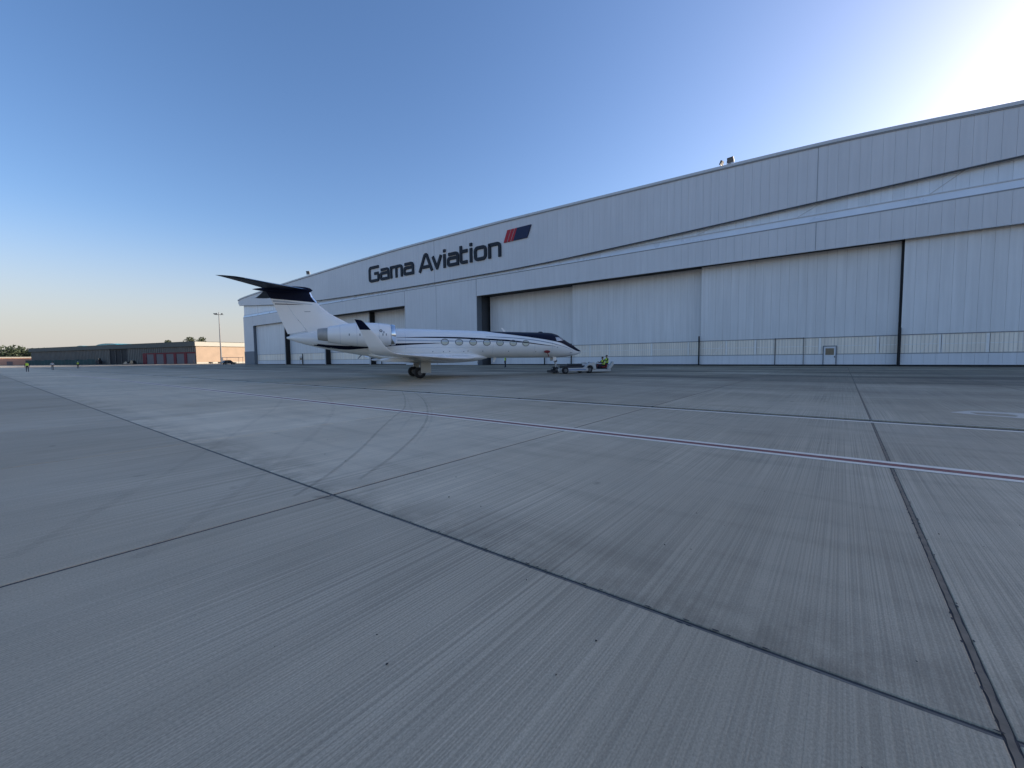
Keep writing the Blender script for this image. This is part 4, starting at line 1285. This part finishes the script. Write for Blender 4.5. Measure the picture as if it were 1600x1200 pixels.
def standing(arms='down', step=0.0):
    j = {'pelvis': ((0, 0, .96), (.155, .115)), 'chest': ((0, 0, 1.26), (.165, .12)), 'neck': ((0, .005, 1.48), .058), 'head': ((0, .02, 1.62), (.082, .098)), 'crown': ((0, .01, 1.72), .06)}
    s_ = [('pelvis', 'chest', 1), ('chest', 'neck', 1), ('neck', 'head', 2), ('head', 'crown', 2)]
    for k, sd in ((-1, '_a'), (1, '_b')):
        st = step * k
        j['shoulder' + sd] = ((k * .19, 0, 1.42), .066)
        if arms == 'down':
            e, w = (k * .245, -.02, 1.15), (k * .255, .06, .90); d = (0, .12, -1)
        elif arms == 'hips':
            e, w = (k * .34, -.08, 1.18), (k * .20, .08, 1.02); d = (-k * .6, .5, -.5)
        elif arms == 'fold':
            e, w = (k * .25, .06, 1.16), (k * .06, .20, 1.22); d = (-k, .1, .05)
        else:
            e, w = (k * .26, .08, 1.2), (k * .20, .30, 1.36); d = (-k * .2, .6, .6)
        j['elbow' + sd] = (e, .048); j['wrist' + sd] = (w, .030)
        s_ += [('chest', 'shoulder' + sd, 1), ('shoulder' + sd, 'elbow' + sd, 1), ('elbow' + sd, 'wrist' + sd, 1)]
        hand(j, s_, sd, w, d, (0, 1, 0))
        j['hip' + sd] = ((k * .095, 0, .90), .095); j['knee' + sd] = ((k * .105, .02 + st * .5, .50), .062); j['ankle' + sd] = ((k * .11, -.03 + st, .09), .046); j['toe' + sd] = ((k * .13, .15 + st, .04), .038)
        s_ += [('pelvis', 'hip' + sd, 0), ('hip' + sd, 'knee' + sd, 0), ('knee' + sd, 'ankle' + sd, 0), ('ankle' + sd, 'toe' + sd, 3)]
    return j, s_


def seated(h=.0, lean=0.0):
    """sitting, facing +y, seat surface at z = h + .43 ; pelvis at the origin in x, y"""
    j = {'pelvis': ((0, 0, h + .54), (.155, .12)), 'chest': ((0, lean * .5, h + .84), (.165, .12)), 'neck': ((0, lean * .9, h + 1.06), .058), 'head': ((0, lean + .03, h + 1.20), (.082, .098)), 'crown': ((0, lean + .02, h + 1.30), .06)}
    s_ = [('pelvis', 'chest', 1), ('chest', 'neck', 1), ('neck', 'head', 2), ('head', 'crown', 2)]
    for k, sd in ((-1, '_a'), (1, '_b')):
        j['shoulder' + sd] = ((k * .19, lean * .8, h + 1.0), .066)
        e, w = (k * .25, lean + .14, h + .78), (k * .14, lean + .38, h + .84)
        j['elbow' + sd] = (e, .048); j['wrist' + sd] = (w, .03)
        s_ += [('chest', 'shoulder' + sd, 1), ('shoulder' + sd, 'elbow' + sd, 1), ('elbow' + sd, 'wrist' + sd, 1)]
        hand(j, s_, sd, w, (0, 1, -.1), (k, 0, 0))
        j['hip' + sd] = ((k * .10, .06, h + .52), .095); j['knee' + sd] = ((k * .13, .46, h + .54), .065); j['ankle' + sd] = ((k * .13, .52, h + .12), .046); j['toe' + sd] = ((k * .14, .70, h + .05), .038)
        s_ += [('pelvis', 'hip' + sd, 0), ('hip' + sd, 'knee' + sd, 0), ('knee' + sd, 'ankle' + sd, 0), ('ankle' + sd, 'toe' + sd, 3)]
    return j, s_


work = [M['navy_cloth'], M['navy_cloth'], M['skin'], M['boot']]
G_ = "ground crew standing about the apron"
j, s_ = standing('down'); person("person", j, s_, "person in yellow hi-vis vest and dark trousers, nearest of three on the open apron", (-109.0, 6.0, 0), R(-95), work, group=G_)
j, s_ = standing('hips'); person("person", j, s_, "person in pale shirt and grey trousers between two hi-vis vests on the apron", (-129.5, 10.6, 0), R(-60), [M['grey_cloth'], M['pale_cloth'], M['skin'], M['boot']], vest=False, group=G_)
j, s_ = standing('fold'); person("person", j, s_, "person in hi-vis vest standing farthest out, before the dark hangar wall with green screen", (-150, 16.6, 0), R(-100), work, cap=M['pale_cloth'], group=G_)
j, s_ = standing('down'); person("person", j, s_, "person in hi-vis vest and black trousers seen below the jet's forward fuselage", (-40.5, 50.3, 0), R(150), work, group=G_)
j, s_ = standing('down'); person("person", j, s_, "person in all black clothes beside the red framed doors of the low terminal", (-275, 74.2, 0), R(100), work, vest=False, group=G_)

# ------------------------------------------------------------------ towbarless tug, in the jet's axes
def TP(x, y, z=0): return JO + Matrix.Rotation(R(58), 3, 'Z') @ Vector((x, y, z))
TO = 14.72
tug = empty("aircraft_tug", TP(TO, 0), R(58))
tag(tug, "low white towbarless tug with open driver well holding the jet's nose wheels", "aircraft tug")
ch = MB()
for s in (-1, 1):
    ch.bbox(-2.2, .45, s * .95 - .12, s * .95 + .12, .20, .50, .03)
    ch.bbox(-2.35, -1.55, s * .60 - .10, s * .60 + .10, .18, .46, .03)
ch.bbox(-1.2, -.9, -.82, .82, .16, .40, .02).bbox(.3, 2.9, -.98, .98, .14, .34, .03)
T_ch = ch.build("chassis", M['tug_white'], tug)
MB().bbox(-1.55, .55, -.78, .78, .44, .70, .04).bbox(-.9, .1, -.6, .6, .70, .86, .04).build("deck", M['tug_dark'], tug)
MB().box(-1.9, .2, -1.077, -1.071, .30, .38).box(-1.9, .2, 1.071, 1.077, .30, .38).build("blue_band", M['tug_blue'], T_ch)
# front hood: wedge rising towards the driver
hd_ = MB()
for s in (-1, 1):
    y0, y1 = s * .50, s * 1.04
    P2 = [(.05, .52), (.55, .86), (1.05, 1.0), (1.22, .92), (1.30, .36), (1.02, .36), (.98, .56), (.78, .72), (.50, .72), (.30, .54), (.26, .40), (.05, .40)]
    hd_.loft([[(x, y0, z) for x, z in P2], [(x, y1, z) for x, z in P2]])
hd_.bbox(.10, 1.15, -.49, .49, .36, .80, .05)
hd_.build("hood", M['tug_white'], tug)
MB().bbox(1.32, 2.5, -.97, .97, .345, .42, .01).bbox(1.30, 1.42, -.95, .95, .42, .78, .02).build("driver_well", M['tug_dark'], tug)
MB().bbox(2.06, 2.46, -.85, -.15, .44, .58, .04).bbox(2.48, 2.60, -.85, -.15, .50, .80, .04).build("driver_seat", M['seat_red'], tug)
MB().bbox(2.06, 2.46, .15, .85, .44, .58, .04).bbox(2.48, 2.60, .15, .85, .50, .80, .04).build("driver_seat", M['seat_red'], tug)
rw = MB()
for s in (-1, 1):
    P2 = [(2.45, .35), (2.80, .36), (3.14, .72), (3.12, 1.02), (3.0, 1.04), (2.80, .70)]
    rw.loft([[(x, s * .78, z) for x, z in P2], [(x, s * 1.04, z) for x, z in P2]])
rw.bbox(2.62, 3.02, -.77, .77, .36, .72, .04)
rw.build("rear_cowl", M['tug_white'], tug)
sw = MB().tube((1.55, -.5, .62), (1.72, -.5, .86), .025)
for i in range(16):
    a0, a1 = 2 * math.pi * i / 16, 2 * math.pi * (i + 1) / 16
    f = lambda a: Vector((1.74, -.5, .88)) + Vector((.10 * math.sin(a), .18 * math.cos(a), .14 * math.sin(a)))
    sw.tube(f(a0), f(a1), .016, n=6)
sw.build("steering_wheel", M['tug_dark'], tug)
MB().tube((1.5, .1, .42), (1.45, .1, .95), .022).tube((1.5, .35, .42), (1.42, .35, 1.0), .022).build("lever", M['tug_dark'], tug)
MB().bbox(1.36, 1.46, -.25, .6, .78, .98, .02).build("console", M['grey_cloth'], tug)
MB().box(3.142, 3.16, -.9, -.8, .78, .88).box(3.142, 3.16, .8, .9, .78, .88).build("tail_light", M['cover_red'], tug)
for x, r_ in ((-1.92, .31), (.64, .33)):
    for s in (-1, 1):
        a, b = MB(), MB(); wheel(a, b, x, s * (1.12 if x < 0 else .86), r_, r_, .26, .52)
        w_ = a.build("wheel", M['tyre'], tug, smooth=True); b.build("hub", M['hub'], tug, smooth=True).parent = w_
cr = MB()
for s in (-1, 1): cr.bbox(-2.95, -2.2, s * .42 - .07, s * .42 + .07, .10, .30, .02)
cr.bbox(-2.95, -2.85, -.40, .40, .10, .26, .02).build("nose_wheel_cradle", M['tug_dark'], tug)

j, s_ = seated(.12, .12); person("person", j, s_, "person with black hair in hi-vis vest driving the white tug, hands forward", TP(TO + 2.42, -.5, .02), R(58 + 90), work)
j, s_ = seated(.42, .02); person("person", j, s_, "person in hi-vis vest sitting higher on the tug's rear cowl behind the driver", TP(TO + 2.93, -.25, -.125), R(58 + 90), work)

# ------------------------------------------------------------------ low terminal building beyond the apron
TB = Vector((-281, 77, 0)); TR = math.atan2(-.235, -.972)
term = empty("terminal_building", TB, TR)      # local x along the shaded front, y towards the camera
tag(term, "long low terminal building with ribbed shaded front and sunlit tan end wall", "building")
Lf, Dp, Hw = 206, 80, 9.6
MB().box(.05, Lf, -Dp, -.35, 0, Hw + 1.6).build("wall", M['t_gap_shade'], term)
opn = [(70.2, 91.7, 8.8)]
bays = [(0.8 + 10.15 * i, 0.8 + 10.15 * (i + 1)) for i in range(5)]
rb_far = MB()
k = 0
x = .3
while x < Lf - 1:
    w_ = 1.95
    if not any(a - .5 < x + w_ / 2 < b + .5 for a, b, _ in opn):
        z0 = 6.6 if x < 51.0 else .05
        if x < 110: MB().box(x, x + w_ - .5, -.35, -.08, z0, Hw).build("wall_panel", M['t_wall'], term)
        else: rb_far.box(x, x + w_ - .5, -.35, -.08, z0, Hw)
    x += w_
rb_far.build("ribbed_wall", M['t_wall'], term, kind='stuff')
MB().box(70.2, 91.7, -.34, -.30, 0, 9.0).build("opening_shade", M['rubber'], term)  # flat black sheet standing for the unlit inside
for xx in (70.6, 77.5, 84.5, 91.2): MB().box(xx - .2, xx + .2, -.30, -.05, 0, 9.0).build("post", M['trim_dark'], term)
MB().box(-.9, Lf + .5, -Dp, .7, Hw + .1, 12.1).build("roof_fascia", M['t_fascia'], term)  # front fascia, shade put into its darker colour
MB().box(-1.0, Lf + .6, -Dp - .1, .8, 12.105, 12.4).build("coping", M['t_fascia'], term)
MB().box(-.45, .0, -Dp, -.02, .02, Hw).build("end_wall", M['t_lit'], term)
MB().box(-1.15, -.91, -Dp, .75, 9.8, 12.1).build("sunlit_end_fascia", M['t_coping'], term)  # cream copy of the fascia, sunlight put into its colour
MB().box(-.55, -.46, -Dp, 0, 0, .9).build("end_wall_base", M['t_coping'], term)
frd = MB().box(.6, 51.8, -.30, .12, 5.9, 6.55).build("bay_frame", M['t_red'], term)
for i, (a, b) in enumerate(bays):
    MB().box(a + 7.6, b - .05, -.30, .10, 0, 5.88).build("post", M['t_red'], term)
    MB().box(a, a + 7.55, -.30, -.12, .02, 5.85).build("shutter_door", M['t_shutter'], term)
MB().box(51.6, 53.0, -.30, .10, 0, 6.5).build("post", M['t_red'], term)
# curved teal rooflights on the roof, colour brightened to paint in their glints
for a, b, h in ((139.6, 151.6, .9), (95.2, 124.3, 1.6)):
    rings_ = []
    for t in (0, 1):
        rings_.append([(a + (b - a) * (.5 - .5 * math.cos(math.pi * i / 14)), -6 - 14 * t, 12.41 + h * math.sin(math.pi * i / 14)) for i in range(15)])
    MB().loft(rings_).build("rooflight", M['teal'], term, smooth=True)

# green screen along the foot of the terminal
fen = empty("screen_fence", TB + Matrix.Rotation(TR, 3, 'Z') @ Vector((100, 4, 0)), TR)
tag(fen, "long dark green mesh screen fence at the foot of the terminal front", "fence")
for i in range(21):
    MB().tube((i * 5.1, 0, 0), (i * 5.1, 0, 3.7), .06, n=6).build("post", M['galv'], fen)
for i in range(20):
    MB().box(i * 5.1 + .07, i * 5.1 + 5.03, -.03, .03, .15, 3.3 + .25 * math.sin(i * 2.1)).build("mesh_panel", M['fence_green'], fen)


def car(loc, rz, mat, label, cat="car", L=4.5, W=1.8, H=1.5, group=None):
    t = empty("parked_car", loc, rz)
    tag(t, label, cat, group)
    x = L / 2
    body = [(-x, .35), (-x, .75), (-x + .15, .88), (-x * .45, .95), (x * .40, .95), (x - .3, .82), (x, .68), (x, .35)]
    cab = [(-x * .88, .90), (-x * .62, H - .04), (-x * .1, H), (x * .18, H - .06), (x * .50, .93)]
    MB().loft([[(a, y, b) for a, b in body] for y in (-W / 2, W / 2)]).build("body", mat, t)
    MB().loft([[(a, y * (1 if b < 1 else .88), b) for a, b in cab] for y in (-W / 2 + .08, W / 2 - .08)]).build("cabin", M['car_glass'], t)
    MB().loft([[(-x * .60, y, H - .03), (-x * .1, y, H + .02), (x * .18, y, H - .04), (x * .16, y, H - .09), (-x * .1, y, H - .04), (-x * .58, y, H - .08)] for y in (-W / 2 + .17, W / 2 - .17)]).build("roof", mat, t)
    for a in (-x * .62, x * .62):
        for s in (-1, 1):
            p, q = MB(), MB(); wheel(p, q, a, s * (W / 2 - .08), .33, .33, .2, .6)
            w_ = p.build("wheel", M['tyre'], t, smooth=True); q.build("rim", M['hub'], t, smooth=True).parent = w_
    return t


def on_term(x, y): return TB + Matrix.Rotation(TR, 3, 'Z') @ Vector((x, y, 0))


car(on_term(64, 3.2), TR, M['car_silver'], "silver car parked by the dark opening of the terminal", L=4.6, H=1.7)
car(on_term(57, 3.4), TR, M['car_dark'], "dark van parked between the silver car and the red framed doors", "van", L=5.0, H=2.3)
# dark car under a flat carport roof beside the hangar corner
cp = Vector((-197, 65.0, 0))
car(cp, R(97), M['car_dark'], "dark car parked under the flat carport by the hangar's corner", L=5.0, H=1.75, W=1.9)
cpt = empty("carport", cp, R(90))
tag(cpt, "flat roofed open carport on thin posts between the terminal and hangar", "carport")
MB().box(-1.5, 4.6, -2.4, 2.4, 2.75, 2.9).build("carport_roof", M['trim'], cpt)
for a, b in ((-1.3, -2.2), (-1.3, 2.2), (4.4, -2.2), (4.4, 2.2)): MB().tube((a, b, 0), (a, b, 2.75), .06, n=8).build("post", M['galv'], cpt)


# small ground equipment by the sunlit wall
def trolley(x, y, label):
    t = empty("equipment_trolley", (x, y, 0), R(30))
    tag(t, label, "trolley", "equipment trolleys by the sunlit end wall")
    MB().bbox(-.9, .9, -.5, .5, .35, .95, .04).build("box", M['tug_dark'], t)
    MB().tube((.9, 0, .4), (1.6, 0, .7), .03).build("drawbar", M['galv'], t)
    for a in (-.6, .6):
        for s in (-1, 1):
            p, q = MB(), MB(); wheel(p, q, a, s * .45, .2, .2, .1); p.build("wheel", M['tyre'], t, smooth=True); q.build("hub", M['hub'], t, smooth=True)


trolley(-275.5, 82.2, "dark equipment trolley by the sunlit tan wall, nearer its corner")
trolley(-275.2, 86.5, "dark equipment trolley by the sunlit tan wall, nearer the light mast")
eq = empty("equipment_cart", on_term(98, 2.6), TR)
tag(eq, "tall dark ground power cart standing at the edge of the dark opening", "equipment cart")
MB().bbox(-1.3, 1.3, -.9, .9, .5, 2.6, .08).build("cabinet", M['tug_dark'], eq)
MB().bbox(-.7, .5, -.5, .5, 2.62, 4.1, .08).build("tank", M['car_dark'], eq)
for a in (-.9, .9):
    p, q = MB(), MB(); wheel(p, q, a, .8, .3, .3, .2); p.build("wheel", M['tyre'], eq, smooth=True); q.build("hub", M['hub'], eq, smooth=True)

# ------------------------------------------------------------------ light mast
mast = empty("light_mast", (-231.6, 73.4, 0))
tag(mast, "tall slim floodlight mast in front of the sunlit terminal end wall", "light mast")
MB().lathe([(0, .36), (3, .33), (14, .24), (24.2, .15), (24.3, .02)], (0, 0, 0), 'z', 14).build("pole", M['galv'], mast, smooth=True)
MB().bbox(-.55, .55, -.55, .55, 0, .5, .05).build("base", M['trim_light'], mast)
MB().bbox(.36, .95, -.35, .35, .2, 3.2, .05).build("cabinet", M['plinth'], mast)
ca = MB()
for a in (0, 90, 45, 135):
    c_, d_ = math.cos(R(a)), math.sin(R(a))
    ca.tube((-2.0 * c_, -2.0 * d_, 23.2), (2.0 * c_, 2.0 * d_, 23.2), .05, n=6)
ca.build("crossarm", M['galv'], mast)
for a, r_ in ((200, 1.9), (235, 1.5), (270, 1.9), (20, 1.9), (305, 1.5)):
    c_, d_ = math.cos(R(a)), math.sin(R(a))
    l = MB().bbox(-.35, .35, -.16, .16, -.28, .28, .04).build("lamp", M['lamp_body'], mast)
    l.location = (r_ * c_, r_ * d_, 23.45); l.rotation_euler = (R(30), 0, R(a + 90))
MB().tube((0, 0, 24.2), (0, 0, 25.3), .04, n=6).build("spike", M['galv'], mast)

# ------------------------------------------------------------------ low sunlit building and vehicles far out, trees
lowb = empty("low_building", (-520, 9, 0), R(12))
tag(lowb, "low pink rendered building beyond the end of the terminal", "building")
MB().box(-2, 22, -7, 30, 0, 5.59).build("wall", M['pink_wall'], lowb)
MB().box(-2.6, 22.6, -46, 30.6, 5.6, 6.3).build("roof", M['t_coping'], lowb)
MB().box(21.9, 22.15, 4, 7, 0, 2.8).build("door", M['t_shutter'], lowb)
for i in range(5): MB().tube((22, -44 + 9 * i, 0), (22, -44 + 9 * i, 5.6), .2, n=8).build("post", M['t_coping'], lowb)
for i, (x, y, mt, tx) in enumerate(((-494, 6, 'car_white', "white van under the low canopy, beside the pink wall"), (-486, -1.5, 'car_white', "white car farthest from the pink wall under the low canopy"), (-488, 3.2, 'car_silver', "silver car between two white vehicles under the low canopy"))):
    car((x, y, 0), R(80 + 8 * i), M[mt], tx, L=5.0, H=2.2 if i == 0 else 1.6)


def leaf_cloud(mb, c, rx, ry, rz_, n, size):
    for _ in range(n):
        while True:
            p = Vector((random.uniform(-1, 1), random.uniform(-1, 1), random.uniform(-1, 1)))
            if .35 < p.length < 1: break
        q = Vector((c[0] + p.x * rx, c[1] + p.y * ry, c[2] + p.z * rz_))
        d = Vector((random.gauss(0, 1), random.gauss(0, 1), random.gauss(0, 1))).normalized(); e = d.orthogonal().normalized() * size * random.uniform(.6, 1.3); f = d.cross(e).normalized() * size * random.uniform(.5, 1.1)
        mb.add([q - e, q - f, q + e, q + f], [(0, 1, 2, 3)])


tb_ = MB()
for _ in range(130):
    s = random.random()
    base = Vector((-660, -55, 0)).lerp(Vector((-615, 48, 0)), s) + Vector((random.uniform(-25, 25), random.uniform(-5, 5), 0))
    h = (24 - 9 * s) * random.uniform(.75, 1.1)
    leaf_cloud(tb_, (base.x, base.y, h * .55), 5, 5, h * .5, 130, .85)
tag(tb_.build("tree_belt", M['leaf']), "dense dark wood along the horizon beyond the low buildings", "trees", kind='stuff')


def tree(x, y, h, r_, label):
    t = empty("tree", (x, y, 0))
    tag(t, label, "tree", "trees showing above the terminal roof")
    MB().tube((0, 0, 0), (.3, 0, h * .7), .35, .18, n=8).tube((.3, 0, h * .6), (1.6, .8, h * .85), .14, .06, n=6).tube((.3, 0, h * .6), (-1.4, -.6, h * .85), .14, .06, n=6).build("trunk", M['bark'], t)
    cr_ = MB()
    for _ in range(7):
        leaf_cloud(cr_, (random.uniform(-r_, r_) * .6, random.uniform(-r_, r_) * .6, h * random.uniform(.72, .92)), r_ * .55, r_ * .55, r_ * .40, 60, .42)
    cr_.build("crown", M['leaf2'], t)


tree(-372, 98.5, 19.6, 4.2, "dark bushy tree rising over the terminal roof, the one nearer its shaded front")
tree(-358, 101.5, 19.0, 3.8, "dark bushy tree rising over the terminal roof above its sunlit end")
tree(-392, 92, 18.4, 3.4, "small dark treetop over the terminal roof, farthest from the light mast")
